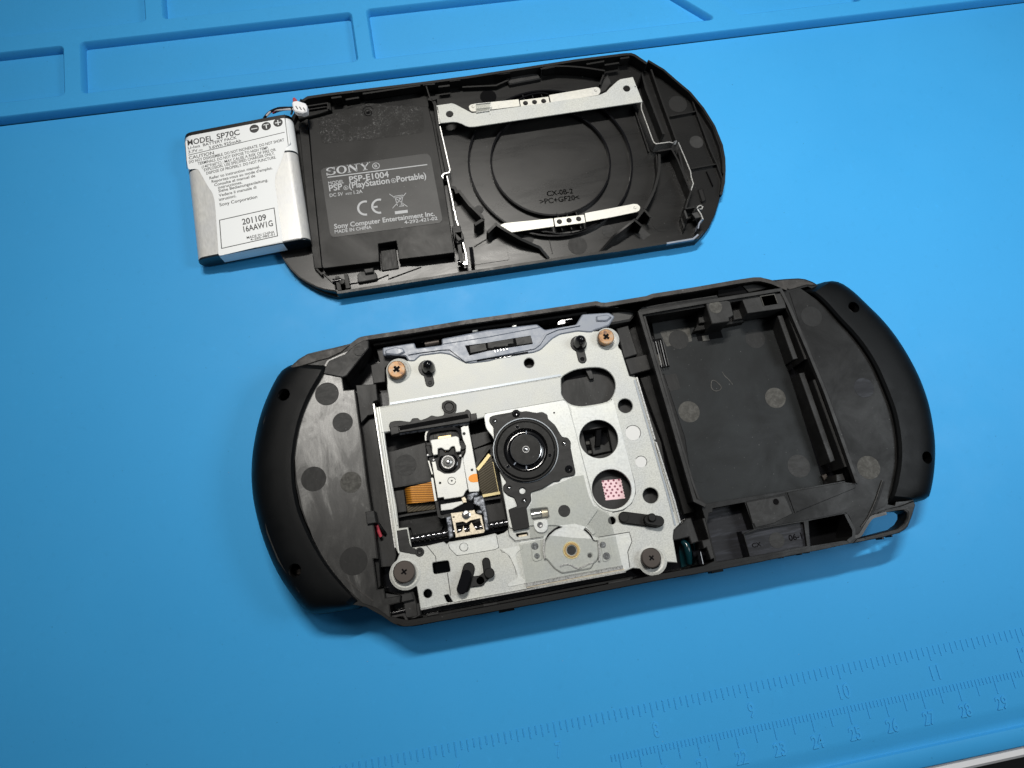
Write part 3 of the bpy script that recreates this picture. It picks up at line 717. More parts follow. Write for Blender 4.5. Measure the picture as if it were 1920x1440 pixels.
# corner clutter right of the drive
pplate('corner_bracket', [(1276.5, 982), (1287, 972), (1296, 971), (1311, 1015.6), (1296.8, 1019.8), (1292, 1007), (1270, 1012.5), (1262, 1013.5), (1261, 1004), (1264.5, 991.7)], 6, 12.6, M['ledge'], con, ch=.25)
pplate('side_channel', [(1203, 600), (1222, 668), (1232, 705), (1245, 700), (1285, 820), (1300, 920), (1304, 960), (1282, 965), (1240, 820), (1200, 710), (1190, 660), (1170, 612)], 6, 8.0, M['deep'], con, ch=.2)
pplate('side_ledge', [(1156, 616), (1178, 610), (1196, 664), (1170, 672)], 6, 11.5, M['ledge'], con, ch=.2)
pplate('side_ledge', [(1171, 673), (1222, 662), (1230, 690), (1182, 703)], 6, 10.6, M['ledge'], con, ch=.2)
V = []
c0 = [(*FR.U(1279, 1014, 10.5), 10.5), (*FR.U(1287, 1022, 11.2), 11.2), (*FR.U(1291, 1038, 11.2), 11.2), (*FR.U(1293, 1056, 10), 10)]
tube('lacquered_coil', [tuple(q) for q in spline([p for p in c0], False, 4)] if False else c0, lambda t: .7 + .25 * math.sin(math.pi * t), M['teal'], con, 16)
pplate('circuit_board', [(1270, 1010), (1300, 1005), (1308, 1058), (1278, 1064)], 6, 7.2, M['teal'], con, ch=.1)
tube('spring_pin', [(*FR.U(1298, 1040, 11), 11), (*FR.U(1336, 1034, 11), 11)], 1.0, M['gloss'], con)
tube('spring_pin', [(*FR.U(1311, 1035, 12), 12), (*FR.U(1316, 1058, 12), 12)], .8, M['gloss'], con)
# grey guide bar above the bay
pplate('guide_bar', [(1146.7, 585.5), (1260, 565), (1345, 552), (1347, 557.5), (1197, 582), (1182, 601), (1143, 608)], 8, 12.6, M['guide2'], con, ch=.5)
pplate('slot_pocket', [(1346, 542), (1357, 541), (1358, 543.5), (1382, 539), (1388, 534), (1395, 541), (1402, 549), (1347, 556)], 9, 12.4, M['hole'], con, ch=.05)
pplate('slot_deck', [(1392, 536), (1440, 527), (1458, 536), (1404, 548)], 9, 12.6, M['shell'], con, ch=.1)
wall('deck_dividers_wall', [(1208, 617), (1240, 720)], .4, 6, 12, M['deep'], con)
bpy.data.objects['deck_dividers_wall'].name = 'divider'

# ================================================================== disc drive (part of the console)
drv = group_part('disc_drive', con)
ZC, ZC2 = 12.6, 13.2
window = [(721, 812), (757, 807), (800, 800), (880, 789), (893, 787), (911.7, 780.5), (917, 800), (926, 815), (933, 840), (937, 882), (942, 920), (950, 960), (954, 992), (945, 999), (933, 1003), (928, 1000), (900, 1006.7), (841.7, 1016), (838, 1020), (831.7, 1016), (800, 1023.3), (771.7, 1027), (765, 988.5), (748, 990.5), (743, 948), (733, 895), (725, 843)]
oval = [(1063.3, 700), (1083.3, 692), (1116.7, 688.6), (1136.7, 693.3), (1150, 706.7), (1154, 723), (1150, 740), (1138, 753), (1106.7, 759.5), (1085, 761.3), (1065, 755), (1052, 739), (1048.3, 723), (1053.3, 708)]
chassis = [(724, 692), (726, 716.7), (725.8, 726.7), (729, 748), (729, 760), (703, 764), (741, 1027), (748.3, 1040), (744, 1050), (741, 1072), (745, 1088), (757, 1097), (772, 1096), (781.7, 1100), (788.3, 1142), (820, 1135.5), (940, 1113.5), (1173.3, 1071), (1186.7, 1065), (1201.7, 1066.7), (1243, 1053), (1270, 1055), (1261.7, 1007), (1263.3, 993.3), (1276.7, 980),
           (1263.3, 940), (1228.3, 825), (1193.3, 708), (1180, 705), (1171.7, 678.3), (1165, 656.7), (1160, 651.7), (1151.7, 620), (1110.8, 621), (1100, 622.5), (1083.3, 620), (1046.7, 626.7), (1035, 633.3), (1013.3, 655), (1001.7, 660), (940, 669), (916.7, 676), (880, 680.5), (870, 678), (843, 663), (830, 660.8), (788, 665), (776.7, 672), (763, 677)]
H = [P(window, ZC), spline(P(oval, ZC), True, 3),
     circ(1122.7, 823, 5.12, ZC, 44), circ(1147, 917, 5.14, ZC, 44), circ(992, 680.5, 1.4, ZC, 22), circ(1172.5, 760.8, 1.98, ZC, 26), circ(1220, 929, 2.05, ZC, 26), circ(1147.5, 976, 1.0, ZC, 18),
     fillet(P([(810, 1055), (841, 1050.5), (845, 1072), (813, 1077)], ZC), .55), circ(802, 1113, 1.08, ZC, 20), fillet(P([(832, 1116), (841, 1114), (850, 1130), (838, 1129.5)], ZC), .3),
     fillet(P([(994, 955), (1026, 951.5), (1030, 971), (998, 975)], ZC), .5), fillet(P([(967, 1001), (989, 997.5), (990.5, 1004), (969, 1007)], ZC), .4)]
plate('chassis_plate', P(chassis, ZC), 11.9, ZC, M['steel'], drv, H, ch=.16)
# raised middle pan
pan = [(708, 768), (712, 762), (1050, 704), (1052, 738), (1066, 756), (1078, 762), (1086, 790), (1082, 822), (1092, 850), (1112, 905), (1106, 922), (1112, 945), (1125, 955), (1100, 985), (1085, 1008), (1060, 1000), (1000, 1010), (955, 992), (950, 950), (938, 882), (933, 822), (918, 800), (911.7, 780.3), (893, 786.7), (880, 788.5), (800, 799.5), (721, 811), (718, 812)]
plate('pan', fillet(P([(707, 765), (1052, 706.5), (1052.5, 739), (1063, 756.5), (1070, 762), (1074, 775), (909, 782), (893, 786.3), (880, 788.2), (800, 799.2), (722, 810.5), (714, 812)], ZC + .32), .5), ZC - .1, ZC + .32, M['steel'], drv, ch=.2)
# motor deck, disc channel and side strip: thin pressed steps with visible edges
plate('pressed_step', fillet(P([(907, 776), (1058, 749.5), (1065, 757), (1077, 800), (1106, 915), (1115, 945), (1122, 955), (1090, 1000), (1045, 985), (1000, 985), (955, 991), (938, 890), (925, 820), (911, 803)], ZC + .5), .9), ZC - .1, ZC + .5, M['steel2'], drv,
      [circ(1122.7, 823, 5.3, ZC + .5, 44), fillet(P([(993, 954), (1027, 950.5), (1031, 972), (997, 976)], ZC + .5), .5), circ(986, 843, 8.55, ZC + .5, 52)] if False else [circ(986, 843, 8.5, ZC + .5, 52), fillet(P([(993, 954), (1027, 950.5), (1031, 972), (997, 976)], ZC + .5), .5)], ch=.10)
chan = [(1066, 760), (1085, 764), (1107, 762), (1139, 755), (1148, 747), (1190, 906), (1191, 925), (1184, 943), (1168, 955), (1148, 958), (1128, 953), (1113, 938), (1107, 920)]
plate('pressed_step', spline(P([(1113, 938), (1128, 953), (1148, 958.5), (1168, 955), (1184, 943), (1191, 925), (1190, 905)], ZC + .28), False, 4) + P([(1150, 748), (1139, 756), (1107, 762.5), (1085, 764.5), (1066, 759)], ZC + .28), ZC - .1, ZC + .28, M['steel2'], drv, [circ(1122.7, 823, 5.14, ZC + .28, 44), circ(1147, 917, 5.16, ZC + .28, 44)], ch=.09)
line_px('press_line', [(1146, 748), (1190, 905), (1191.5, 925), (1184, 944), (1168, 957), (1148, 961)], .2, ZC + .03, M['seam'], drv)
line_px('press_line', [(1196, 714), (1263, 960)], .10, ZC + .03, M['seam'], drv)
plate('pressed_step', fillet(P([(841, 1020), (930, 1004), (935, 1026.7), (928, 1030.5), (857, 1042), (843, 1028)], ZC + .2), .5), ZC - .1, ZC + .2, M['steel2'], drv, ch=.08)
line_px('press_line', [(841, 1021), (843, 1028), (857, 1042), (928, 1030.5), (935, 1026.7), (931, 1004)], .12, ZC + .03, M['seam'], drv)
line_px('press_line', [(800, 1023), (816.5, 1043), (818, 1055)], .16, ZC + .03, M['seam'], drv)
line_px('press_line', [(839, 1074), (845, 1117)], .18, ZC + .03, M['seam'], drv)
line_px('press_line', [(858, 1128), (960, 1110), (1000, 1101)], .10, ZC + .03, M['seam'], drv)
line_px('press_line', [(909, 776), (1058, 749.6)], .16, ZC + .36, M['seam'], drv)
plate('pressed_step', fillet(P([(938, 1030), (973, 1023), (983, 1027), (973, 1033), (967, 1040), (975, 1080), (990, 1093), (953, 1101), (951.7, 1095), (968, 1085), (971, 1080), (965, 1063), (955, 1042), (946.7, 1036)], ZC + .16), .5), ZC - .1, ZC + .16, M['steel2'], drv, ch=.07)
line_px('press_line', [(938, 1030), (941, 1035), (951, 1037), (959, 1050), (966, 1066), (968, 1078)], .1, ZC + .03, M['seam'], drv)
disc('rivet', 869.7, 1025.8, 1.02, ZC, ZC + .32, M['steel2'], drv, .12); line_px('press_line', circ(0, 0, 0, 0, 3) and [(869.7 + 8.2 * math.cos(a / 3), 1025.8 + 7.8 * math.sin(a / 3)) for a in range(19)], .1, ZC + .22, M['seam'], drv)
# keyed blind holes showing the layer under the plate
for u, v, r in ((1186.7, 811.7, 2.02), (1201.7, 866, 1.55)):
    c = FR.U(u, v, ZC)
    lathe('blind_hole', c, [(r, ZC + .01), (r - .03, ZC + .05), (r - .13, ZC + .05), (r - .14, ZC + .005), (0, ZC + .005)], M['bright'], drv, 30)
    wall('press_line', [(u + 7.3 * r * math.cos(a) * .98, v + 7.3 * r * math.sin(a) * .97) for a in [k * .25 - 2.6 for k in range(14)]], .16, ZC, ZC + .06, M['seam'], drv, zt=ZC)
disc('dark_stud', 1058, 958, 1.58, ZC, ZC + .56, M['spotm'], drv, .08)
disc('dark_stud', 952 + 87, 774, .28, ZC, ZC + .54, M['seam'], drv, .05, 8)
# flanges standing on the edges of the pan
wall('flange', [(700.5, 757), (741, 1027)], .35, 9, ZC + 1.0, M['edge'], drv)
wall('flange', [(707, 764), (716, 820), (742, 990), (748, 1037)], .25, ZC - .2, ZC + .5, M['steel2'], drv)
wall('flange', [(711, 763), (722, 835), (738, 935), (745, 985)], .22, ZC - .2, ZC + .35, M['steel2'], drv)
wall('flange', [(1194, 707), (1228, 824)], .4, 9, ZC + .6, M['edge'], drv)
wall('flange', [(1230, 829), (1265, 940), (1275.5, 980)], .4, 9, ZC + .7, M['edge'], drv)
wall('flange', [(789, 1143), (830, 1134.5), (940, 1115), (1173, 1072)], .3, 9, ZC + .9, M['edge'], drv)
wall('flange', [(1190, 712), (1222, 824), (1256, 942), (1266, 985)], .5, ZC - .1, ZC + .16, M['bend'], drv)
wall('flange', [(1052, 703), (900, 729), (731, 757)], .6, ZC - .1, ZC + .2, M['bend'], drv)
# bottom lip in rolled tin
wall('rolled_lip', [(986, 1097), (1080, 1079), (1168, 1063)], .9, ZC - .1, ZC + .5, M['edge'], drv)
wall('rolled_lip', [(988, 1101), (1080, 1083.5), (1170, 1067)], .35, ZC - .1, ZC + .25, M['cream'], drv)

# frosted guide along the top and its connector
gd = [(717, 651.7), (776.7, 642.5), (780, 653), (829, 646.5), (828, 635), (913, 618.5), (1006.7, 607.5), (1021.7, 618.3), (1080, 608.5), (1091.7, 589), (1141.7, 585.8), (1153, 593), (1142.5, 610), (1115, 619), (1109, 623), (1083, 621), (1050, 627), (1036, 635), (1014, 656), (1001, 661), (940, 670), (917, 677), (880, 681.5), (868, 678.3), (843, 664.5), (826, 662), (788, 667), (777, 677), (766, 677), (760, 667), (718, 666)]
plate('slide_guide', fillet(P(gd, ZC + .35), .5), 10, ZC + .35, M['guide'], drv, ch=.3)
wall('guide_ridge', [(765, 664), (787, 660), (829, 654.5), (843, 654), (852, 661), (873, 677), (918, 669), (1002, 652.5), (1012, 645), (1024, 626), (1045, 617), (1088, 609)], .32, ZC, ZC + .8, M['guide'], drv)
pplate('guide_boss', [(722, 656), (740, 650), (755, 652), (760, 660), (745, 666), (722, 664)], ZC, ZC + .9, M['guide'], drv, ch=.35, r=.4)
pplate('guide_boss', [(1118, 592), (1138, 589), (1148, 594), (1138, 602), (1118, 602)], ZC, ZC + .9, M['guide'], drv, ch=.35, r=.4)
pplate('guide_bar', [(829, 636), (914, 620), (1006, 608.5), (1013, 614), (918, 632), (829, 646)], ZC, ZC + .55, M['guide'], drv, ch=.2)
cn = [(871.7, 648), (913, 642.5), (963, 634), (995, 629), (999, 645), (915, 658), (880, 666.7)]
pplate('connector_recess', cn, ZC - .2, ZC + .38, M['hole'], drv, ch=.03)
pplate('connector_block', [(880, 648.5), (910, 643.5), (913, 656), (882, 662)], ZC, ZC + .75, M['frame'], drv, ch=.08)
pplate('connector_block', [(966, 633.5), (995, 629.5), (999, 643), (969, 647.5)], ZC, ZC + .75, M['frame'], drv, ch=.08)
pplate('connector_block', [(914, 642.5), (962, 635), (963, 644), (953, 645), (952, 649), (926, 651), (925, 653), (915, 653)], ZC, ZC + .6, M['spotm'], drv, ch=.08)
for k in range(5):
    wall('contact_pin', [(927 + k * 5.6, 656.5 - k * .9), (928.3 + k * 5.6, 659.5 - k * .9)], .2, ZC + .3, ZC + .6, M['silver'], drv)
wall('solder_beads', [(918 + k * 4, 672 - k * .55 + (k % 2)) for k in range(11)], .25, ZC, ZC + .35, M['silver'], drv)
pplate('connector_slit', [(894, 675.5), (990, 659), (990, 661.5), (894, 678)], ZC - .1, ZC + .40, M['hole'], drv, ch=.02)

# machine screws
def screw(u, v, r, k, zt, slot=.42):
    c = FR.U(u, v, zt)
    o = lathe('screw', c, [(0, zt), (r - .28, zt), (r - .06, zt - .12), (r, zt - .35), (r, zt - 1.5)], M[k], drv, 40, 12)
    a = random.uniform(0, 1.5) if r < 1.5 else {743.5: .55, 1136.7: .75, 757.5: .5, 1221.7: .7}.get(u, .5)
    L = r * slot; wd = r * (.15 if slot > .35 else .08)
    V = []; F = []
    for t in (a, a + math.pi / 2):
        e = (math.cos(t), math.sin(t)); n = (-e[1], e[0])
        pts = [(c[0] + e[0] * L * s1 + n[0] * wd * s2, c[1] + e[1] * L * s1 + n[1] * wd * s2) for s1, s2 in ((-1, -1), (1, -1), (1, 1), (-1, 1))]
        b = len(V); V += [(x, y, zt + .012 + .004 * (t > a)) for x, y in pts]; F.append((b, b + 1, b + 2, b + 3))
    mesh('cross_slot', V, F, M['hole'], o)
    return o
def seat(u, v, r, pts):
    c = FR.U(u, v, ZC)
    lathe('screw_seat', c, [(r * 1.36, ZC - .03), (r * 1.28, ZC + .04), (r * 1.18, ZC + .24), (r * 1.10, ZC + .28), (r * 1.04, ZC + .20), (r * .8, ZC + .05)], M['steel'], drv, 40)
seat(748, 695, 2.5, 0); seat(1139, 636, 2.4, 0); seat(760, 1076, 2.9, 0); seat(1223, 1050, 2.8, 0)
screw(743.5, 692, 2.36, 'copper', 15.0); screw(1136.7, 631, 2.22, 'copper', 15.0); screw(757.5, 1072, 2.72, 'nickel', 14.6, .3); screw(1221.7, 1046, 2.5, 'nickel', 15.0, .3)

# rubber damper pegs in keyhole washers
def keyhole(u, v, u2, v2):
    A = Vector(FR.U(u, v, ZC + .3)); B = Vector(FR.U(u2, v2, ZC + .3)); d = (B - A).normalized(); n = Vector((-d.y, d.x)); pts = []
    a0 = math.atan2(d.y, d.x)
    for k in range(23):
        t = a0 + .55 + (2 * math.pi - 1.1) * k / 22; pts.append((A.x + 2.25 * math.cos(t), A.y + 2.25 * math.sin(t)))
    for k in range(9):
        t = a0 - math.pi / 2 + math.pi * k / 8; pts.append((B.x + 1.18 * math.cos(t), B.y + 1.18 * math.sin(t)))
    plate('peg_washer', pts, ZC - .2, ZC + .3, M['motor'], drv, ch=.12)
    lathe('peg_rivet', (B.x, B.y), [(0, ZC + .34), (.22, ZC + .34), (.3, ZC + .5), (.5, ZC + .5), (.6, ZC + .3)], M['gloss'], drv, 20)
keyhole(800, 690, 806, 717); keyhole(1085, 644, 1092, 673)
for u, v in ((802, 684), (1089, 637)):
    c = FR.U(u, v, 16.0)
    lathe('rubber_peg', c, [(0, 17.2), (.5, 17.1), (1.0, 16.6), (1.45, 15.6), (1.72, 14.4), (1.8, 13.6), (1.8, 12.6)], M['gloss'], drv, 30, 60)

# black bracket along the top of the pickup window
bp = [(729, 797), (732, 791), (740, 789), (752, 788.5), (769, 791), (773, 784), (784, 783.5), (788, 788), (801, 783.5), (809, 778.5), (820, 781), (832, 778.5), (833, 772), (828, 764), (829, 755), (838, 750), (848, 751), (856, 758), (856, 768), (853, 774.5), (872, 771), (875, 767), (880, 769), (884, 776), (884, 787), (881, 790.5), (750, 811), (733, 814)]
plate('rail_bracket', fillet(P(bp, ZC + .75), .35), 10.5, ZC + .75, M['motor'], drv, [P([(749, 806.5), (747, 800), (876, 777), (878, 783)], ZC + .75)], ch=.14)
pplate('rail_block', [(731, 801), (747, 798), (749, 812), (733, 816)], 11, ZC + 1.2, M['motor'], drv, ch=.15); pplate('rail_block', [(881, 776.5), (893, 774), (895, 787), (883, 790)], 11, ZC + 1.2, M['motor'], drv, ch=.15)
for u, v, r in ((842, 763, 2.0),):
    c = FR.U(u, v, ZC + .9)
    lathe('screw_boss', c, [(0, ZC + .55), (.35, ZC + .75), (.55, ZC + .4), (.8, ZC + .4), (1.25, ZC + 1.05), (1.65, ZC + 1.05), (1.75, ZC + .7)], M['hub'], drv, 30)
tube('guide_rod', [(*FR.U(749, 811, 11.8), 11.8), (*FR.U(820, 800.5, 11.8), 11.8), (*FR.U(879, 791, 11.8), 11.8)], .75, M['gunk'], drv, 14)

pplate('rail_gap_shade', [(750, 806.5), (748, 800.5), (876, 777.5), (878, 783)], ZC, ZC + .72, M['hole'], drv, ch=.02)  # dark plate stands in for the shade inside the gap
# floor below the window
ZF = 8.2
pplate('window_floor', [(715, 800), (940, 765), (1000, 780), (985, 1010), (755, 1045)], 6, 6.6, M['deep'], drv, ch=.05)
pplate('sunk_deck', [(724, 846), (735, 846), (799, 829), (812, 906), (734, 915)], 6, ZF, M['ledge'], drv, ch=.12)
disc('gate_mark', 760.5, 872, 20 / 7.0, ZF - .1, ZF + .04, M['spotm'], drv, .02)
wall('deck_lip', [(733, 914), (757, 910), (811, 901)], .45, 6, ZF + .3, M['spotm'], drv)
pplate('sunk_deck', [(737, 921), (757, 918), (763, 959), (744, 962)], 6, ZF - .3, M['ledge'], drv, ch=.12)
wall('deck_lip', [(745, 969), (765, 965), (818, 957)], .5, 6, ZF + .2, M['spotm'], drv)
pplate('sunk_deck', [(747, 977), (820, 966), (832, 985), (826, 1000), (775, 1010), (770, 990), (750, 992)], 6, ZF - .5, M['deep'], drv, ch=.12)
pplate('sunk_deck', [(881, 815), (915, 808), (922, 828), (888, 842)], 6, ZF, M['ledge'], drv, ch=.12)
pplate('sunk_deck', [(888, 842), (924, 832), (930, 850), (896, 880)], 6, ZF - .6, M['ledge'], drv, ch=.12)
wall('diagonal_rib', [(917, 838), (895, 868), (891, 876)], .8, 6, 9.6, M['frame'], drv)
pplate('sunk_deck', [(908, 935), (940, 930), (951, 978), (917, 986)], 6, ZF - .6, M['ledge'], drv, ch=.12)
# folded flex loop, amber, ribbed
lo = [FR.U(757, 916, 10), FR.U(811, 903, 10)]; hi = [FR.U(761, 945, 10), FR.U(815, 940, 10)]
V = []; F = []
A, B, Cc, D = np.array(lo[0]), np.array(lo[1]), np.array(hi[1]), np.array(hi[0])
n1 = 14
for i in range(n1 + 1):
    t = i / n1; a = math.pi * t * .9
    z = 8.0 + 2.3 * math.sin(min(a, math.pi / 2)) if t < .5 else 10.3
    s = (1 - math.cos(min(a, math.pi / 2))) * .22 if t < .5 else .22 + (t - .5) * 2 * .78
    p0 = A + (B - A) * s; p1 = D + (Cc - D) * s
    V += [(p0[0], p0[1], z), (p1[0], p1[1], z)]
for i in range(n1): F.append((2 * i, 2 * i + 1, 2 * i + 3, 2 * i + 2))
mesh('flex_loop', V, F, M['flex'], drv, 60)
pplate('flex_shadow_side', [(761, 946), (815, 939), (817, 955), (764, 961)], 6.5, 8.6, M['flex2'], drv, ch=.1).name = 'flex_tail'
# second flex, brown, folded near the motor
f2 = P([(894, 881), (918, 852), (922, 857), (928, 885), (937, 923), (906, 929), (900, 918), (897, 890)], 10.2)
plate('flex_ribbon', f2, 10.0, 10.2, M['flex2'], drv, ch=.03)
wall('flex_fold', [(895, 881), (906, 868), (918, 852.5)], .85, 9.6, 10.55, M['gold'], drv, zt=10.4)
wall('flex_fold', [(905, 930), (937.5, 924)], .7, 9.6, 10.5, M['gold'], drv, zt=10.4)
wall('flex_bar', [(907, 936), (938, 931)], .9, 6, 9.6, M['frame'], drv)
line_px('flex_edge', [(924, 866), (930, 895), (935, 922)], .12, 10.26, M['gold'], drv)

# laser pickup
ZL = 12.4
pplate('pickup_body', [(797, 828), (799, 812), (806, 806), (850, 799), (863, 803), (868, 812), (869, 826), (874, 834), (873, 848), (866, 858), (876, 898), (866, 928), (824, 936), (812, 880), (803, 862), (799, 850)], 9.0, ZL - .9, M['blackp'], drv, ch=.3)
wall('pickup_frame', [(799, 826), (799, 814), (805, 806.5), (820, 803.5), (852, 798.5)], .55, 9, ZL - .4, M['white'], drv, sp=3)
wall('pickup_frame', [(802, 826), (803, 813), (812, 808), (848, 803), (860, 807), (864, 822)], .7, 9, ZL + .1, M['gloss'], drv, sp=3)
pplate('coil', [(812, 815), (824, 812), (827, 821), (812, 824)], 9, ZL - .7, M['spotl'], drv, ch=.2, r=.3)
pplate('coil', [(834, 811), (847, 808), (849, 817), (836, 820)], 9, ZL - .7, M['spotl'], drv, ch=.2, r=.3)
pplate('coil_core', [(820, 818), (846, 814), (847, 821), (821, 825)], 9, ZL - .6, M['brass'], drv, ch=.2)
pplate('pickup_side_plate', [(864, 802), (869.5, 798.5), (874, 799), (878, 797.8), (879, 804), (885, 836), (894, 886), (899, 917), (897.5, 921.5), (880, 922.5), (878, 917), (868, 862), (869, 857), (873, 848), (873.5, 836), (868, 824), (866, 816)], 10, ZL, M['white'], drv, [circ(870, 813, .38, ZL, 12), circ(885, 881, .32, ZL, 12)], ch=.1)
pplate('pickup_plate', [(809.5, 866), (816.5, 865), (820, 881), (833, 888), (842, 888), (853, 886), (863, 877), (866, 858), (867.5, 857.5), (877, 917), (873, 921), (869, 929), (866, 931), (833, 936), (832, 932), (821, 933.5)], 10, ZL - .15, M['white'], drv, [circ(847, 901.5, .2, ZL - .15, 10), circ(825, 905.5, .3, ZL - .15, 10)], ch=.1)
wall('embossed_ring', [(847 + 7.5 * math.cos(a * .5), 901.5 + 7 * math.sin(a * .5)) for a in range(13)], .14, ZL - .2, ZL - .1, M['seam'], drv, zt=ZL - .1)
pplate('magnet_cover', [(806.5, 826), (810, 824.5), (855, 817.5), (860, 820), (862, 834), (864.5, 838), (863, 846.5), (855, 847.5), (852, 836.5), (846, 837.5), (841.7, 843.5), (834, 844), (828, 839.5), (820.8, 841), (820.8, 852), (812.5, 853.5), (810, 846), (810, 838)], ZL, ZL + .55, M['white'], drv, ch=.15, r=.25)
pplate('side_block', [(797, 836), (807, 834), (812, 855), (803, 857)], 10, ZL - .3, M['blackp'], drv, ch=.2)
disc('side_disc', 866, 836, 1.1, 10, ZL - .35, M['blackp'], drv, .15)
wall('pickup_strip', [(803.5, 864), (810.5, 889)], .35, 9, ZL - .2, M['white'], drv)
wall('pickup_strip', [(810, 896), (817, 939)], .55, 9, ZL - .2, M['white'], drv)
for u, v in ((813, 862), (863, 854), (802, 853)):
    disc('solder_dot', u, v, .42, 10, ZL + .1, M['silver'], drv, .2, 12)
c = FR.U(840, 866, ZL + .5)
lathe('lens_holder', c, [(2.6, ZL - 1.0), (2.5, ZL - .6), (2.3, ZL - .5), (2.15, ZL - .8)], M['gloss'], drv, 32)
pplate('lens_mount', [(825, 850), (833, 846), (846, 844), (852, 846), (855, 866), (850, 880), (832, 883), (824, 872)], 10, ZL - .2, M['gloss'], drv, ch=.3, r=.4)
lathe('lens_barrel', c, [(1.85, ZL - .9), (1.8, ZL + .1), (1.72, ZL + .3), (1.5, ZL + .3), (1.42, ZL + .1)], M['silver'], drv, 36)
lathe('lens', c, [(1.45, ZL + .1), (1.2, ZL + .45), (.9, ZL + .68), (.5, ZL + .82), (0, ZL + .87)], M['edge'], drv, 32, 80)
lathe('lens_glint', c, [(.62, ZL + .80), (.5, ZL + .90), (.35, ZL + .93)], M['glass'], drv, 24)
pplate('lens_yoke', [(823, 843), (829, 842), (835, 848), (841, 847.5), (847, 840), (852, 839), (854, 856), (850, 853), (827, 856), (824, 860)], 10, ZL + .1, M['blackp'], drv, ch=.15)
hd = [(894.5, 888), (888, 888.5), (882, 891), (878.5, 895), (878.5, 900), (882, 903.5), (888, 904.5), (896.5, 903.5)]
pplate('orange_pad', hd, ZL - .1, ZL + .06, M['orange'], drv, ch=.02)
pplate('laser_diode_cover', [(826, 946), (866.5, 939.4), (869, 944), (850, 953.6), (848, 955), (827, 957.5)], 9, 11.6, M['white'], drv, ch=.12)
pplate('carriage', [(820, 938), (866, 930), (873, 920), (879, 924), (886, 932), (890, 950), (886, 962), (845, 966), (826, 966)], 8, 11.0, M['gloss'], drv, ch=.2)
pplate('copper_tab', [(865, 934), (871, 931), (874, 936), (875, 942), (868, 943)], 10, 11.8, M['cream'], drv, ch=.1)
pplate('grease_blob', [(876, 928), (884, 923), (896, 921), (898, 927), (890, 932), (884, 940), (877, 937)], 9, 11.9, M['gunk'], drv, ch=.3, r=.3)
wall('pickup_arm', [(858 - 39, 941), (820, 950), (823.5, 967), (828, 969), (846, 965)], .75, 9.5, 11.9, M['motor'], drv)
pplate('carriage_arm', [(888, 932), (904.5, 929), (908, 937), (911, 951), (915, 972), (916.6, 993), (910, 995), (906, 966), (899, 949.6), (888, 944.5)], 9.5, 12.2, M['gunk'], drv, ch=.2)
pplate('carriage_arm', [(836, 970), (846, 967), (848, 985), (850, 1006.5), (842, 1010.5), (839.5, 993)], 9.5, 12.2, M['gunk'], drv, ch=.2)
pplate('carriage_arm', [(893, 958), (897, 956), (905, 957), (905, 962), (895, 964)], 11, 12.6, M['gunk'], drv, ch=.2, r=.3)
pplate('carriage_arm', [(846, 968), (853, 966), (855, 971), (848, 973)], 11, 12.6, M['gunk'], drv, ch=.2, r=.3)
np_ = [(845, 962.4), (889.6, 956), (892, 963), (903, 966), (909, 995.6), (907, 999), (854, 1007.8), (853.7, 1003)]
pplate('nut_plate', np_, 12.2, 12.6, M['cream'], drv, [P([(854.4, 980.5), (868, 978), (874, 981), (882, 976), (899.5, 972), (901, 979), (906, 992), (893, 994), (884, 979), (880, 985), (881, 996.5), (872, 998), (869, 985), (866, 996), (857.5, 1000)], 12.6)], ch=.08)
c = FR.U(874, 965, 13.2)
lathe('screw', c, [(0, 13.1), (.7, 13.1), (1.05, 12.95), (1.15, 12.7), (1.15, 12.4)], M['silver'], drv, 28)
for a in (.35, .35 + math.pi / 2):
    e = (math.cos(a), math.sin(a)); n = (-e[1], e[0])
    mesh('cross_slot', [(c[0] + e[0] * .6 * s1 + n[0] * .15 * s2, c[1] + e[1] * .6 * s1 + n[1] * .15 * s2, 13.12 + (a > 1) * .004) for s1, s2 in ((-1, -1), (1, -1), (1, 1), (-1, 1))], [(0, 1, 2, 3)], M['nickel'], drv)
# lead screw with a real helical groove
A = Vector((*FR.U(771, 1011.5, 10.6), 10.6)); B = Vector((*FR.U(957, 979, 10.6), 10.6)); d = (B - A); Lg = d.length; d.normalize()
s1 = d.cross(Vector((0, 0, 1))).normalized(); s2 = s1.cross(d)
V = []; F = []; nu = 200; nv = 20
for i in range(nu + 1):
    for k in range(nv):
        a = 2 * math.pi * k / nv; x = Lg * i / nu
        ph = ((x / 1.35) - a / (2 * math.pi)) % 1
        r = 1.02 - .26 * max(0, 1 - abs(ph - .5) / .2)
        q = A + d * x + s1 * r * math.cos(a) + s2 * r * math.sin(a); V.append(tuple(q))
for i in range(nu):
    for k in range(nv):
        k2 = (k + 1) % nv; F.append((i * nv + k, i * nv + k2, (i + 1) * nv + k2, (i + 1) * nv + k))
M['screwm'] = material('oiled_lead_screw', (.10, .10, .105), .16, .9)
mesh('lead_screw', V, F, M['screwm'], drv, 60)
wall('screw_trough', [(772, 1022), (860, 1008), (955, 989)], .9, 8, 9.6, M['gloss'], drv)
pplate('screw_end_cap', [(743, 995), (763, 991.7), (768, 1019), (771.7, 1027), (779, 1028), (781, 1040), (749, 1034)], ZC - .1, ZC + .25, M['motor'], drv, ch=.1, r=.3)
c = FR.U(786.7, 1035, ZC + .3)
lathe('ring_rivet', c, [(0, ZC + .1), (.3, ZC + .3), (.45, ZC + .3), (.55, ZC + .15), (.75, ZC + .3), (1.0, ZC + .3), (1.15, ZC + .1)], M['motor'], drv, 28)

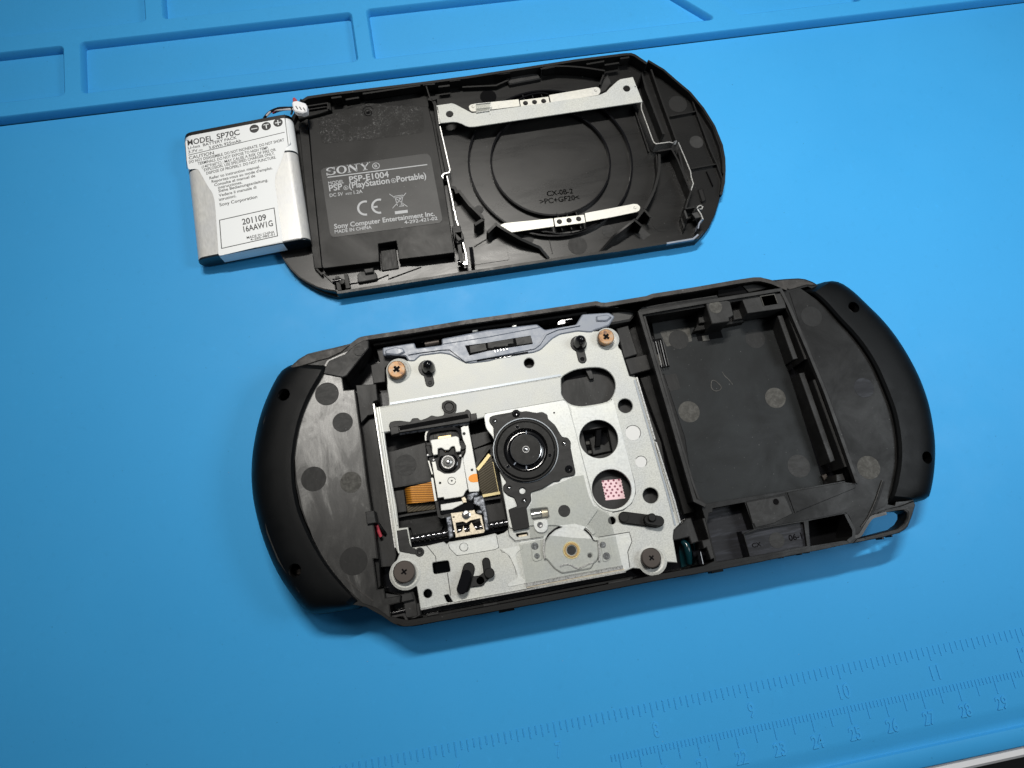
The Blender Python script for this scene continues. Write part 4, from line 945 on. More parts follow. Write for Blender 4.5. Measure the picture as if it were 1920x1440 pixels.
# spindle motor
mb = [(925, 800), (917, 790), (918, 782), (926, 778.5), (960, 772.5), (964, 768), (970, 767.3), (976, 772), (986.7, 770.5), (1006.7, 774), (1016.7, 771.7), (1026.7, 777.5), (1027.5, 785), (1041, 797), (1054, 819), (1064, 820), (1070.5, 828), (1070, 839), (1079.5, 886), (1076.7, 891.5), (1053, 896), (1049, 902.5), (1039, 903), (1017, 916.5), (995, 923.5), (996.5, 938), (987, 953), (989, 975), (992.5, 990), (962, 995.5), (953, 955), (970, 949), (964, 933), (953, 929), (944, 921), (943, 911), (950, 904), (940, 890), (927, 862), (926, 825)]
plate('motor_bracket', fillet(P(mb, ZC + 1.0), .45), ZC - .1, ZC + 1.0, M['motor'], drv, [circ(986, 843.5, 8.2, ZC + 1.0, 56), circ(979.5, 920, .8, ZC + 1.0, 16)], ch=.14)
cm_ = FR.U(985.8, 843.3, 15.0)
lathe('magnet_ring', FR.U(986, 843.5, ZC + 1.0), [(8.55, ZC + .95), (8.5, ZC + 1.06), (8.32, ZC + 1.06), (8.2, ZC + .9)], M['bend'], drv, 64)
z0 = 14.6
lathe('turntable', cm_, [(7.9, 12.8), (8.15, 13.2), (8.15, z0 - .3), (8.0, z0 - .1), (7.7, z0 - .1), (7.45, z0 + .15), (7.25, z0 + .3), (5.75, z0 + .3), (5.6, z0 + .15), (5.45, z0 - .4), (4.3, z0 - .45), (4.15, z0 + .1)], M['hub'], drv, 72)
lathe('hub_cup', cm_, [(5.5, z0 - .1), (5.35, z0 + .05), (5.2, z0 - .3), (4.8, z0 - .38), (4.35, z0 - .2), (4.12, z0 + .55), (4.0, z0 + .75), (3.95, z0 + .72)], M['gloss'], drv, 64)
lathe('hub_top', cm_, [(3.98, z0 + .62), (3.85, z0 + .8), (.8, z0 + .8), (.75, z0 + .9), (0, z0 + .9)], M['hub'], drv, 60)
lathe('hub_ring', cm_, [(4.02, z0 + .62), (3.98, z0 + .74), (3.88, z0 + .78), (3.86, z0 + .72)], M['silver'], drv, 60)
lathe('spindle', (cm_[0], cm_[1]), [(1.0, z0 + .8), (.92, z0 + 1.0), (.72, z0 + 1.0), (.66, z0 + .85), (.5, z0 + .95), (.42, z0 + 1.25), (.2, z0 + 1.4), (0, z0 + 1.4)], M['silver'], drv, 28)
for a in (78, 222, 262):
    t = math.radians(a); e = (math.cos(t), math.sin(t)); n = (-e[1], e[0])
    pts = [(cm_[0] + e[0] * r_ + n[0] * s_, cm_[1] + e[1] * r_ + n[1] * s_) for r_, s_ in ((4.05, -.16), (5.0, -.16), (5.0, .16), (4.05, .16))]
    plate('hub_claw', pts, z0 - .3, z0 + .35, M['guide'], drv, ch=.1)
for a in (100, 214, 337):
    t = math.radians(a); c = (cm_[0] + 6.35 * math.cos(t), cm_[1] + 6.35 * math.sin(t))
    o = lathe('rim_hole', c, [(.52, z0 + .3), (.5, z0 + .36), (.36, z0 + .36), (.3, z0 + .315), (0, z0 + .312)], M['gloss'], drv, 20)
    lathe('rim_glint', c, [(.55, z0 + .3), (.52, z0 + .34), (.48, z0 + .34)], M['silver'], drv, 20)
for u, v, k in ((928, 790, 0), (1058, 831.7, 0), (955, 915, 0), (983, 939, 0)):
    c = FR.U(u, v, ZC + 1.05)
    lathe('rivet', c, [(.72, ZC + .99), (.68, ZC + 1.06), (.5, ZC + 1.04), (.42, ZC + 1.02)], M['hub'], drv, 20)
    lathe('rivet', c, [(.42, ZC + 1.0), (.36, ZC + 1.15), (.15, ZC + 1.28), (0, ZC + 1.3)], M['silver'], drv, 16, 80)
for u, v in ((967.5, 775.8), (1066.7, 879.5)):
    c = FR.U(u, v, ZC + 1.2)
    lathe('screw', c, [(0, ZC + 1.1), (.3, ZC + 1.15), (.42, ZC + 1.3), (.7, ZC + 1.3), (.85, ZC + 1.1), (.95, ZC + 1.1), (1.05, ZC + .99)], M['gloss'], drv, 24)
pplate('flex_cover', [(954, 956), (987, 950), (993, 989), (962.5, 995)], ZC + 1.0, ZC + 1.12, M['blackp'], drv, ch=.05, r=.4)
# small sled motor window
c = FR.U(1010, 964, 11)
tube('sled_motor', [(*FR.U(996, 966, 11), 11), (*FR.U(1014, 963, 11), 11)], 1.15, M['silver'], drv, 20)
tube('sled_gear', [(*FR.U(1015.5, 963, 11), 11), (*FR.U(1026, 961.5, 11), 11)], 1.25, M['cream'], drv, 20)
plate('window_pit', P([(988, 950), (1032, 943), (1036, 978), (992, 984)], ZC), 9.3, 9.6, M['hole'], drv, ch=.02)
tabp = P([(999, 976), (1026, 972), (1028, 985), (1026, 994), (1019, 999), (1008, 998), (1002, 991)], ZC + .62)
plate('motor_tab', fillet(tabp, .8), ZC, ZC + .62, M['steel2'], drv, ch=.1)
lathe('screw', FR.U(1013, 984, ZC + .8), [(0, ZC + .7), (.3, ZC + .78), (.62, ZC + .78), (.8, ZC + .6)], M['silver'], drv, 24)
pplate('brass_clip', [(972, 1004), (988, 1001), (989, 1008), (974, 1011)], 11.5, ZC - .1, M['cream'], drv, ch=.08)

# lower hub with tape over it
ct = FR.U(1071.7, 1031.7, ZC + .9)
hubo = []
for u, v in [(1022, 1047), (1020, 1033), (1022, 1017), (1030, 1004), (1041, 994), (1055, 988), (1070, 986.5), (1085, 989), (1098, 996), (1107, 1005), (1113, 1016), (1121, 1015), (1123, 1040), (1119, 1052), (1113, 1056), (1108, 1066), (1054, 1075), (1040, 1066), (1030, 1054), (1027, 1050)]: hubo.append((u, v))
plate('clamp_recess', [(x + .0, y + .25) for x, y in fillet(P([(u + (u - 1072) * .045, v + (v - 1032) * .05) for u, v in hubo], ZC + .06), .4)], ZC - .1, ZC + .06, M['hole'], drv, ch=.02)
plate('clamp_plate', fillet(P(hubo, ZC + .75), .5), ZC, ZC + .75, M['steel2'], drv, [circ(1106, 1041.7, .55, ZC + .75, 16)], ch=.25)
lathe('clamp_ring', ct, [(2.2, ZC + .74), (2.1, ZC + .95), (1.85, ZC + .95), (1.75, ZC + .8)], M['gold'], drv, 36)
lathe('clamp_ring', ct, [(1.75, ZC + .78), (1.68, ZC + 1.1), (1.42, ZC + 1.1), (1.35, ZC + .9)], M['brass'], drv, 36)
lathe('clamp_core', ct, [(1.2, ZC + .76), (1.12, ZC + .9), (0, ZC + .9)], M['spotm'], drv, 30)
wall('clamp_rim', [(1022, 1047), (1019, 1033), (1020, 1017), (1021, 1011)], .4, ZC, ZC + 1.1, M['edge'], drv)
wall('clamp_rim', [(1122, 1013), (1124, 1034), (1124, 1052)], .4, ZC, ZC + 1.0, M['edge'], drv)
pplate('clamp_ear', [(995, 1016), (1012, 1011), (1014, 1012), (1017, 1050), (1003, 1053), (998, 1048)], ZC, ZC + .32, M['steel2'], drv, ch=.09, r=.6)
pplate('clamp_ear', [(1126, 1013.5), (1138, 1013), (1144, 1022), (1148, 1042), (1142, 1051), (1131, 1054)], ZC, ZC + .32, M['steel2'], drv, ch=.09, r=.6)
for u, v, r in ((1003, 1024, .95), (1007, 1042.5, .72), (1130.8, 1021.7, .8), (1137.5, 1042.5, .95)):
    lathe('screw', FR.U(u, v, ZC + .5), [(0, ZC + .35), (r * .3, ZC + .38), (r * .4, ZC + .5), (r * .8, ZC + .5), (r, ZC + .3)], M['gunk'], drv, 24)
wall('embossed_arc', [(1050, 976), (1062, 974), (1077, 976), (1092, 982), (1105, 991), (1114, 1001)], .8, ZC, ZC + .42, M['steel2'], drv, sp=3)
wall('foil_wrinkle', [(1050, 1062), (1062, 1058), (1072, 1060), (1084, 1066), (1098, 1060), (1112, 1054)], .35, ZC + .7, ZC + .95, M['edge'], drv, sp=3)
pplate('pressed_step', [(974, 1015), (1018, 1006), (1024, 1000), (1121, 1008), (1180, 998.5), (1185, 1015), (1177, 1032), (1180, 1066), (1060, 1084), (985, 1096), (976, 1040)], ZC - .1, ZC + .05, M['steel2'], drv, ch=.04)
line_px('press_line', [(952, 990), (955, 1004), (966, 1014), (1019, 1006.5)], .16, ZC + .56, M['seam'], drv)
line_px('press_line', [(1122, 1007), (1180, 997.5), (1185, 1015), (1177, 1035), (1181, 1064)], .16, ZC + .09, M['seam'], drv)
# clear tape
def tape(px, z):
    V = [(*FR.U(u, v, z), z) for u, v in px]; 
    t = tessellate_polygon([[Vector(q) for q in V]]); return mesh('clear_tape', V, [tuple(q) for q in t], M['film'], drv)
tape([(997, 924), (1050, 905), (1078, 893), (1094, 891), (1104, 930), (1113, 948), (1142, 962), (1152, 1002), (1122, 1008), (1113, 1003), (1100, 988), (1078, 982), (1050, 985), (1032, 998), (1020, 1006), (994, 1010), (988, 955), (997, 942)], ZC + .55)
tape([(973, 1019), (1000, 1014), (1035, 1004), (1072, 1008), (1110, 1010), (1154, 1003), (1167, 1062), (1060, 1082), (986, 1094)], ZC + .82)
# pivoting levers
def capsule(name, a, b, r, z0, z1, mat, r2=None):
    A = Vector(FR.U(*a, z1)); B = Vector(FR.U(*b, z1)); r2 = r2 or r
    t0 = math.atan2((B - A).y, (B - A).x); pts = []
    for k in range(13):
        t = t0 + math.pi / 2 + math.pi * k / 12; pts.append((A.x + r * math.cos(t), A.y + r * math.sin(t)))
    for k in range(13):
        t = t0 - math.pi / 2 + math.pi * k / 12; pts.append((B.x + r2 * math.cos(t), B.y + r2 * math.sin(t)))
    return plate(name, pts, z0, z1, mat, drv, ch=.2)
capsule('lever', (1171, 970), (1233, 978), 1.5, ZC, ZC + .9, M['blackp'])
disc('lever_pivot', 1170, 969.5, 1.25, ZC, ZC + 1.05, M['blackp'], drv, .1)
capsule('lever_knob', (1218, 974), (1236, 977), 1.35, ZC, ZC + 2.4, M['blackp'])
disc('lever_pin', 1223, 970, 1.05, ZC, ZC + 3.1, M['blackp'], drv, .2)
capsule('lever', (879, 1066), (870, 1100), 1.5, ZC, ZC + .8, M['blackp'])
capsule('lever', (876, 1092), (900, 1089), 1.3, ZC, ZC + .6, M['motor'])
capsule('lever', (900, 1089), (916, 1076), 1.1, ZC, ZC + .6, M['motor'])
capsule('lever', (911.5, 1053), (914, 1072), 1.02, ZC, ZC + .7, M['blackp'])
disc('lever_pin', 917.5, 1074.5, 1.3, ZC, ZC + 1.7, M['blackp'], drv, .2)
capsule('lever_knob', (874.5, 1078), (866, 1104), 1.25, ZC, ZC + 2.6, M['gloss'], 1.3)
# what shows through the holes of the plate
ZD = 9.8
pplate('inner_deck', [(1040, 680), (1175, 665), (1240, 830), (1262, 960), (1110, 985), (1080, 860)], 6, ZD, M['ledge'], drv, [P([(1092, 808), (1139, 800), (1149, 848), (1104, 858)], ZD)], ch=.1)
pplate('inner_deck', [(975, 672), (1010, 666), (1014, 692), (980, 698)], 6, ZD, M['ledge'], drv, ch=.1)
pplate('inner_rib', [(1098, 694), (1108, 692), (1114, 709), (1106, 711)], ZD - .1, ZD + 1.4, M['frame'], drv, ch=.1)
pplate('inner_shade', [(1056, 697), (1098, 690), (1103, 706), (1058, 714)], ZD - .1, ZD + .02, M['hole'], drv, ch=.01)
pplate('socket', [(1105, 822), (1116, 817), (1124, 818), (1122, 832), (1133, 834), (1142, 826), (1146, 846), (1112, 853)], 6, ZD - 1.2, M['frame'], drv, ch=.2)
pplate('socket_post', [(1118, 806), (1128, 805), (1126, 836), (1116, 838)], 6, ZD + .4, M['hole'], drv, ch=.15)
pplate('socket_pin', [(1098, 828), (1105, 827), (1106, 833), (1099, 834)], 8, ZD + .05, M['spotl'], drv, ch=.1); pplate('socket_pin', [(1102, 845), (1109, 844), (1110, 850), (1103, 851)], 8, ZD + .05, M['spotl'], drv, ch=.1)
# dotted sticker
st = []
base = [(1128, 901.2), (1164, 897.8), (1172, 934.5), (1136, 938.2)]
def bil(s, t): 
    a = np.array(base[0]) * (1 - s) + np.array(base[1]) * s; b = np.array(base[3]) * (1 - s) + np.array(base[2]) * s
    return tuple(a * (1 - t) + b * t)
edge = [bil(s / 20, 0) for s in range(21)]
edge += [bil(1 + .022 * math.sin(t * 4.1), t / 20) for t in range(1, 20)] + [bil(1 - s / 20, 1) for s in range(21)] + [bil(.0 + .022 * math.sin(t * 4.1), 1 - t / 20) for t in range(1, 20)]
stk = plate('dot_sticker', P(edge, ZD + .1), ZD, ZD + .1, M['pink'], drv, ch=.01)
row = 0
for j in range(7):
    for i in range(4):
        s = (i + (.25 if j % 2 == 0 else .62)) / 3.65 - .0; t = (j + .25) / 6.4
        if s > .97 or t > .97: continue
        u, v = bil(s, t)
        lathe('dot', FR.U(u, v, ZD + .1), [(.30, ZD + .115), (.11, ZD + .115)], M['dot'], stk, 14); lathe('dot', FR.U(u, v, ZD + .1), [(.2, ZD + .117), (0, ZD + .117)], M['dot'], stk, 12)

# ================================================================== removed back cover
FR = Frame((190, 155, 0))
lid = thing('back_cover', 'removed black back cover lying inside up with steel bracket and grey rating label', 'console cover', FR)
ZL0 = 1.8; RH = 6.0
lo_ = [(565, 187), (575, 180), (618, 174), (793, 153.3), (880, 141.7), (966.7, 128.3), (1080, 112.5), (1170, 99.2), (1183, 98.7), (1191.7, 101.7), (1203, 109), (1213.3, 116.7), (1243.3, 131.7), (1266.7, 150), (1295, 171.7), (1320, 200), (1341.7, 231.7), (1356.7, 268.3), (1361.7, 293.3), (1362.8, 316), (1361.7, 338.3), (1356.7, 360), (1346.7, 393.3), (1335, 418.3), (1325, 431.7), (1310, 447.5)]
lo2 = [(1295, 451.5), (1280, 454.2), (1160, 473), (1080, 484.2), (920, 508), (840, 520), (740, 536), (640, 551), (632, 552), (625.6, 551), (610, 546.5), (593.8, 540.6), (575, 530), (560, 520), (545, 505), (533, 489), (518, 462), (508, 430), (502, 395), (500, 350), (505, 300), (517, 255), (535, 222), (550, 200)]
outer = P(lo_, 4.6) + P(lo2, 4.0)
plate('cover_shell', outer, .25, ZL0, M['lid'], lid, ch=.2)
plate('cover_base', inset(outer[::-1] if area2(outer) < 0 else outer, 1.0), 0.02, .25, M['gloss'], lid, ch=.02)
# walls along the long edges
wall('edge_wall', [(567, 189), (577, 182.5), (618, 176.5), (793, 155.5), (880, 144), (967, 130.6), (1080, 113), (1170, 101.8), (1183, 101.2), (1190, 103.5), (1213, 119)], .85, ZL0 - .2, RH, M['lidrim'], lid, zt=RH)
wall('edge_wall', [(1213, 119), (1243, 134), (1266, 152), (1294, 173.5), (1319, 202), (1340, 233.5), (1355, 269), (1360, 293.3), (1361, 316), (1360, 338), (1355, 360)], .7, ZL0 - .2, [6.0, 5.4, 5.0, 4.6, 4.3, 4, 3.8, 3.6, 3.4, 3.2, 3.0], M['lidrim'], lid, zt=4.6)
wall('edge_wall', [(1318, 433), (1308, 445), (1280, 450), (1160, 469), (1080, 480), (920, 504), (840, 516), (640, 547.5), (632, 548)], .8, ZL0 - 1.2, 4.6, M['lidrim'], lid, zt=4.6)
wall('edge_wall', [(632, 549.5), (610, 544), (593.8, 538), (575, 527.5), (560, 517.5), (545, 502.5), (533, 486), (518, 460)], .4, ZL0 - .8, [4.4, 3.6, 3.0, 2.7, 2.5, 2.4, 2.3, 2.3], M['lidrim'], lid, zt=3)
wall('edge_wall', [(567, 190), (556, 204), (545, 222)], .8, ZL0 - .2, [6.0, 4.6, 3.4], M['lidrim'], lid, zt=5)
wall('inner_lip', [(1222, 127), (1248, 143), (1275, 162), (1296, 183), (1303, 189), (1315, 205), (1337, 240), (1350, 275), (1355, 300), (1356, 325)], .35, ZL0 - .1, 3.6, M['lidwall'], lid, zt=3.6)
# latch hooks hanging from the top wall
hooks = [((621, 183), (640, 180.5)), ((648, 186), (673, 182)), ((680, 175), (788, 159)), ((793, 158), (815, 156.5)), ((822, 162), (843, 159.5)), ((843, 151), (863, 148.5)), ((1100, 119.5), (1133, 114)), ((1134, 121), (1161, 117)), ((1163, 109), (1180, 106.5)), ((1018, 128), (1040, 124))]
for a, b in hooks:
    wall('latch_hook', [a, b], .55, 3.0, RH - .15, M['lidwall'], lid, zt=RH)
wall('cross_web', [(799, 160), (806, 182)], .35, ZL0, RH - .4, M['lidwall'], lid, zt=RH)
wall('top_web', [(866, 143.5), (945, 136.5), (957, 134.5)], .4, ZL0, RH - .3, M['lidwall'], lid, zt=RH)
wall('top_web', [(867, 163), (930, 160), (957, 148), (960, 136)], .5, ZL0, 3.4, M['lidwall'], lid, zt=3.4)
pplate('web_pad', [(945, 140), (1005, 130), (1014, 147), (955, 158)], ZL0, 3.2, M['frame'], lid, ch=.3)
wall('guard_arc', spline([(1014, 129), (1030, 124), (1060, 123.5), (1090, 125.5), (1115, 129), (1134, 132)], False, 3), .5, ZL0, RH - .1, M['lidwall'], lid, zt=RH)
wall('guard_arc', [(1134, 132), (1126, 153)], .5, ZL0, 4.6, M['lidwall'], lid, zt=RH)
pplate('web_pad', [(1120, 158), (1140, 138), (1148, 156), (1136, 172), (1121, 177)], ZL0, 3.0, M['frame'], lid, ch=.4)
# ring walls of the disc window
rc = FR.U(1032.5, 303, 3.0)
for r, z1, wd in ((18.3, 3.4, .5), (25.1, 3.4, .5)):
    pts = [(rc[0] + r * math.cos(a * math.pi / 48), rc[1] + r * math.sin(a * math.pi / 48)) for a in range(96)]
    V, F = wall_geo(pts, wd, ZL0 - .1, z1, True)
    me = bpy.data.meshes.new('window_ring'); me.from_pydata([(x * S, y * S, z * S) for x, y, z in V], [], F)
    bm = bmesh.new(); bm.from_mesh(me); bmesh.ops.recalc_face_normals(bm, faces=bm.faces); bm.to_mesh(me); bm.free()
    link('window_ring', me, M['gloss'], lid)
disc('window_pane', 1032.5, 303, 17.9, ZL0 - .1, ZL0 + .03, M['lid'], lid, .02, 64)
for k in range(3):
    wall('rib', [(1044 + k * 17.5, 398.5 - k * 2.2), (1054.5 + k * 17.5, 432 - k * 2)], .25, ZL0, 3.3, M['lidwall'], lid)
    wall('rib', [(980 + k * 17, 178 - k * 2.3), (984 + k * 17, 190 - k * 2.3)], .25, ZL0, 4.4, M['lidwall'], lid)
wall('ring_bulge', [(1010, 432), (1030, 435), (1050, 438), (1075, 437), (1095, 431), (1112, 422), (1125, 418)], .4, ZL0, 3.4, M['gloss'], lid, sp=3)
wall('ring_bulge', [(972, 187), (985, 180), (1003, 175), (1018, 174), (1028, 176)], .4, ZL0, 4.8, M['gloss'], lid, sp=3)
disc('window_spot', 915.5, 181.5, 2.6, ZL0 - .1, ZL0 + .03, M['hole'], lid, .02)
text('CX-0B-2', (1026, 368), (1075, 362.5), 1.5, ZL0 + .03, M['hole'], lid)
text('>PC+GF20<', (1013, 383), (1087, 374), 1.5, ZL0 + .03, M['hole'], lid)
# disc guard walls
wall('guard_wall', [(845, 350), (853, 352), (856, 360), (861, 358), (880, 383), (903, 405), (906, 411)], .85, ZL0, 6.6, M['lidwall'], lid, zt=6.6)
wall('guard_wall', [(906, 411), (890, 421)], .85, ZL0, 6.6, M['lidwall'], lid, zt=6.6)
wall('guard_wall', [(914, 435), (930, 421), (945, 431), (976, 446), (1013, 457), (1031, 474)], .8, ZL0, [6, 6.6, 6.6, 5.6, 3.8, 2.6], M['lidwall'], lid, zt=6.2)
wall('guard_wall', [(1128, 462), (1152, 439), (1158, 436), (1186, 416), (1189, 413), (1203, 424)], .6, ZL0, [2.6, 5.4, 6.2, 6.8, 6.8, 6.6], M['lidwall'], lid, zt=6.4)
wall('guard_wall', [(1193, 411), (1208, 393), (1220, 407)], .6, ZL0, 6.6, M['lidwall'], lid, zt=6.6)
wall('guard_wall', [(1236, 289), (1236.5, 310), (1234, 330), (1227, 355), (1217, 377), (1209, 391)], .75, ZL0, 5.6, M['lidwall'], lid, zt=5.6, sp=2)
for q in ([(1188, 415), (1204, 427), (1220, 440), (1206, 450), (1188, 436)],):
    pplate('scuff', q, ZL0 - .1, ZL0 + .04, M['spotm'], lid, ch=.01)
for u, v, r, k in ((1141, 434, 1.9, 'spotm'), (1083, 460, 2.9, 'spotd'), (915, 478, 2.6, 'spotd'), (991, 448, 1.6, 'frame'), (898, 393, 1.4, 'frame'), (1241, 418, 3.0, 'lid'), (1271, 195, 3.0, 'spotd'), (1306, 266, 2.2, 'frame')):
    disc('gate_mark', u, v, r, ZL0 - .1, ZL0 + .06, M[k], lid, .03)
pplate('floor_step', [(888, 465), (912, 456), (950, 462), (955, 487), (888, 497)], ZL0 - .1, ZL0 + .14, M['lid'], lid, ch=.05)
wall('rib', [(889, 462), (912, 448)], .2, ZL0, ZL0 + .3, M['lidwall'], lid); wall('rib', [(1029, 445), (1036, 475)], .2, ZL0, ZL0 + .3, M['lidwall'], lid)
# right hand side ribs
wall('rib', [(1221, 130), (1240, 185), (1268, 262)], .5, ZL0 - .1, 4.2, M['lidwall'], lid)
wall('rib', [(1256.7, 217.5), (1307, 208)], .35, ZL0 - .1, 3.0, M['lidrim'], lid)
wall('rib', [(1299, 190), (1308, 215), (1331.7, 280), (1345, 309), (1355, 336), (1352.5, 357)], .4, ZL0 - .1, 3.2, M['lidwall'], lid)
wall('rib', [(1296, 316), (1345, 307)], .35, ZL0 - .1, 3.0, M['lidrim'], lid)
wall('rib', [(1325, 321), (1337, 348)], .25, ZL0 - .1, 2.4, M['hole'], lid)
wall('guard_wall', [(1199, 150), (1204, 136), (1212, 165), (1245, 250), (1238, 264)], .7, ZL0, [3, 6, 6, 6, 3], M['lidwall'], lid, zt=6.4)
wall('guard_wall', [(1187, 195), (1217, 284)], .4, ZL0, 3.0, M['lidwall'], lid, zt=3)
wall('guard_wall', [(1233, 284), (1259, 279.5), (1270, 299), (1295, 360), (1285, 391)], .5, ZL0, 6.4, M['lidwall'], lid, zt=6.2)
wall('guard_wall', [(1233, 284), (1236, 320)], .4, ZL0, 4.6, M['lidwall'], lid, zt=6.2)
wall('guard_wall', [(1274, 282), (1284, 324), (1290, 335)], .6, ZL0, 5.6, M['lidwall'], lid, zt=6.2)
wall('guard_wall', [(1285, 391), (1303, 388)], .5, ZL0, 6.6, M['lidwall'], lid, zt=6.6); wall('guard_wall', [(1284, 394), (1289, 409)], .6, ZL0, 6.4, M['frame'], lid, zt=6.6)
pplate('corner_box', [(1286, 392), (1300, 390), (1302, 408), (1290, 411), (1282, 432), (1275, 410)], ZL0, 3.6, M['lidwall'], lid, ch=.2)
pplate('bump_pad', [(1308, 355), (1318, 352), (1325, 376), (1316, 380)], ZL0, 2.6, M['lidwall'], lid, ch=.3, r=.6)
wall('hinge_leaf', [(1308, 393), (1314, 402), (1316, 407), (1318, 412)], .35, 2.4, 6.2, M['edge'], lid, zt=6)
wall('hinge_leaf', [(1306, 392), (1308, 388), (1313, 386), (1317, 389), (1315, 393), (1311, 393)], .3, 3.4, 5.4, M['edge'], lid, zt=5)
wall('hinge_leaf', [(1316, 412), (1310, 420), (1308, 430)], .35, 2.4, 5.6, M['guide'], lid, zt=5)
pplate('hinge_leaf', [(1297, 400), (1311, 396), (1316, 407), (1304, 409)], 4, 5.6, M['guide2'], lid, ch=.1)
wall('bright_edge', [(1250, 456.5), (1280, 451.5), (1300, 448), (1309, 440)], .5, 3.8, 4.75, M['guide'], lid, zt=4.6)
# divider wall between compartments
wall('divider', [(803, 185), (812, 187), (816, 196), (822, 240), (832, 290), (840, 330), (852, 400), (866, 492)], 1.0, ZL0, 5.6, M['lidwall'], lid, zt=5.6)
wall('divider', [(810, 186), (818, 183)], 1.0, ZL0, 6.0, M['lidwall'], lid, zt=6)
# steel bracket
br = [(818, 197.5), (846.7, 193.3), (853, 195), (885, 211.7), (1000, 196), (1120, 178.6), (1127, 176.5), (1136.7, 172.3), (1143, 165), (1156.7, 152.5), (1163, 148.3), (1186.7, 144.2), (1205, 190.8), (1080, 209.2), (890, 237.3), (881, 237.8), (873, 236), (866, 232), (856.7, 229), (848, 228.5), (825.8, 230.8)]
ZBK = 6.6
plate('steel_bracket', P(br, ZBK), ZBK - .35, ZBK, M['steel'], lid, [circ(843, 213.7, 1.12, ZBK, 20), circ(1175, 165.8, 1.12, ZBK, 20)], ch=.08)
disc('rivet', 1191, 162.3, .22, ZBK - .1, ZBK + .03, M['seam'], lid, .02, 8)
wall('bracket_flange', [(820, 200), (824, 232)], .3, 3, ZBK, M['edge'], lid)
wall('bracket_leg', [(825, 238), (837, 290), (843.5, 319), (842, 323.5), (832, 325.5), (829, 330), (831, 334)], .32, 2.2, [6.4, 6.2, 6.1, 6.1, 6.0, 6.0, 5.8], M['edge'], lid, zt=6)
wall('bracket_leg', [(838, 330), (843, 352), (850, 385), (850.8, 393), (853, 397), (855, 410), (860, 425)], .32, 2.2, 6.0, M['edge'], lid, zt=6)
wall('bracket_leg', [(866, 447), (873, 474), (876, 496)], .32, 2.2, 5.6, M['edge'], lid, zt=5.6)
wall('bracket_leg', [(1203, 192), (1202.3, 199), (1203, 206), (1225, 266), (1230, 270), (1255, 266.5), (1262, 268.5)], .3, 2.4, 6.3, M['edge'], lid, zt=6.2)
wall('bracket_leg', [(1262, 268.5), (1265, 265), (1269, 263.5)], .3, 4.4, 6.2, M['silver'], lid, zt=6.2)
wall('bracket_leg', [(1272, 267), (1284, 295), (1295, 322), (1296, 331), (1300, 344), (1294, 362)], .3, 2.4, 6.2, M['edge'], lid, zt=6.2)
# plastic clip on the leg
pplate('leg_clip', [(846.5, 424), (863, 421), (866, 435), (869, 440), (870.5, 450), (858, 457), (852, 452)], ZL0, 6.3, M['motor'], lid, [P([(854.5, 437), (863.5, 435.5), (864.5, 448), (860, 450), (857.5, 447)], 6.3)], ch=.2, r=.5)
tube('hinge_pin', [(*FR.U(858, 493, 4.4), 4.4), (*FR.U(870, 491.5, 4.4), 4.4)], .85, M['gloss'], lid, 16)
lathe('hinge_washer', FR.U(872, 493, 5), [(0, 5.2), (.7, 5.1), (1.0, 4.6)], M['silver'], lid, 20)
wall('hinge_post', [(883, 465), (887, 494)], 1.1, ZL0, [5.6, 4.4], M['gloss'], lid, zt=5)
# leaf springs
def leaf(px, z0_, mat=M['spring'], tilt=0, name='leaf_spring', holes=()):
    return plate(name, fillet(P(px, z0_), .25), z0_ - .2, z0_, mat, lid, holes, ch=.05)
leaf([(936.5, 424), (940, 420.5), (947, 418), (1036.5, 409.2), (1039, 424.5), (956, 436)], 4.6)
leaf([(1038.5, 409), (1095, 402.3), (1098, 417.3), (1041.3, 425)], 4.4, holes=[])
leaf([(1096.3, 399.5), (1150, 389.5), (1188, 382), (1195, 382.5), (1200, 387), (1200.5, 391), (1198, 395), (1194, 397.3), (1150, 406.5), (1099, 416)], 4.6)
for k in range(3):
    u, v = 1049 + k * 18, 415.3 - k * 2.6
    lathe('rivet', FR.U(u, v, 4.5), [(.80, 4.41), (.74, 4.48), (.66, 4.48), (.5, 4.44), (0, 4.5 if k % 2 else 4.56)], M['hub'], lid, 22)
leaf([(879, 199), (882, 196), (892, 194), (972.5, 185.8), (975, 199), (892, 209), (884, 209), (880, 205)], 5.2)
leaf([(974.5, 188), (1028.5, 181), (1031, 196), (977, 203)], 5.0)
leaf([(1029.5, 178), (1117, 163), (1122.5, 163.8), (1125.8, 168), (1125.6, 173), (1122, 178), (1033, 193)], 5.4)
for k in range(3):
    u, v = 985.3 + k * 17, 193 - k * 2
    lathe('rivet', FR.U(u, v, 5.1), [(.80, 5.01), (.74, 5.08), (.66, 5.08), (.5, 5.04), (0, 5.1)], M['hub'], lid, 22)
for u, v, z in ((887, 200, 5.2), (1117, 169.5, 5.4), (946.5, 426.5, 4.6), (1190.5, 389.5, 4.6)):
    wall('embossed_dot', [(u + 2.4 * math.cos(a * .9), v + 2.2 * math.sin(a * .9)) for a in range(6)], .1, z - .02, z + .03, M['seam'], lid, zt=z)
# clear tab on the bracket
pplate('clear_tab', [(892, 195), (920.5, 192), (919, 206), (892, 210)], 6.9, 7.0, M['film'], lid, ch=.01)
wall('clear_tab_edge', [(892, 195.5), (920.5, 192.3), (918.5, 207), (892.5, 211)], .14, 6.6, 7.15, M['white'], lid, zt=7)
wall('clear_tab_edge', [(918.5, 207), (919, 213)], .14, 6.5, 7.0, M['white'], lid, zt=7)

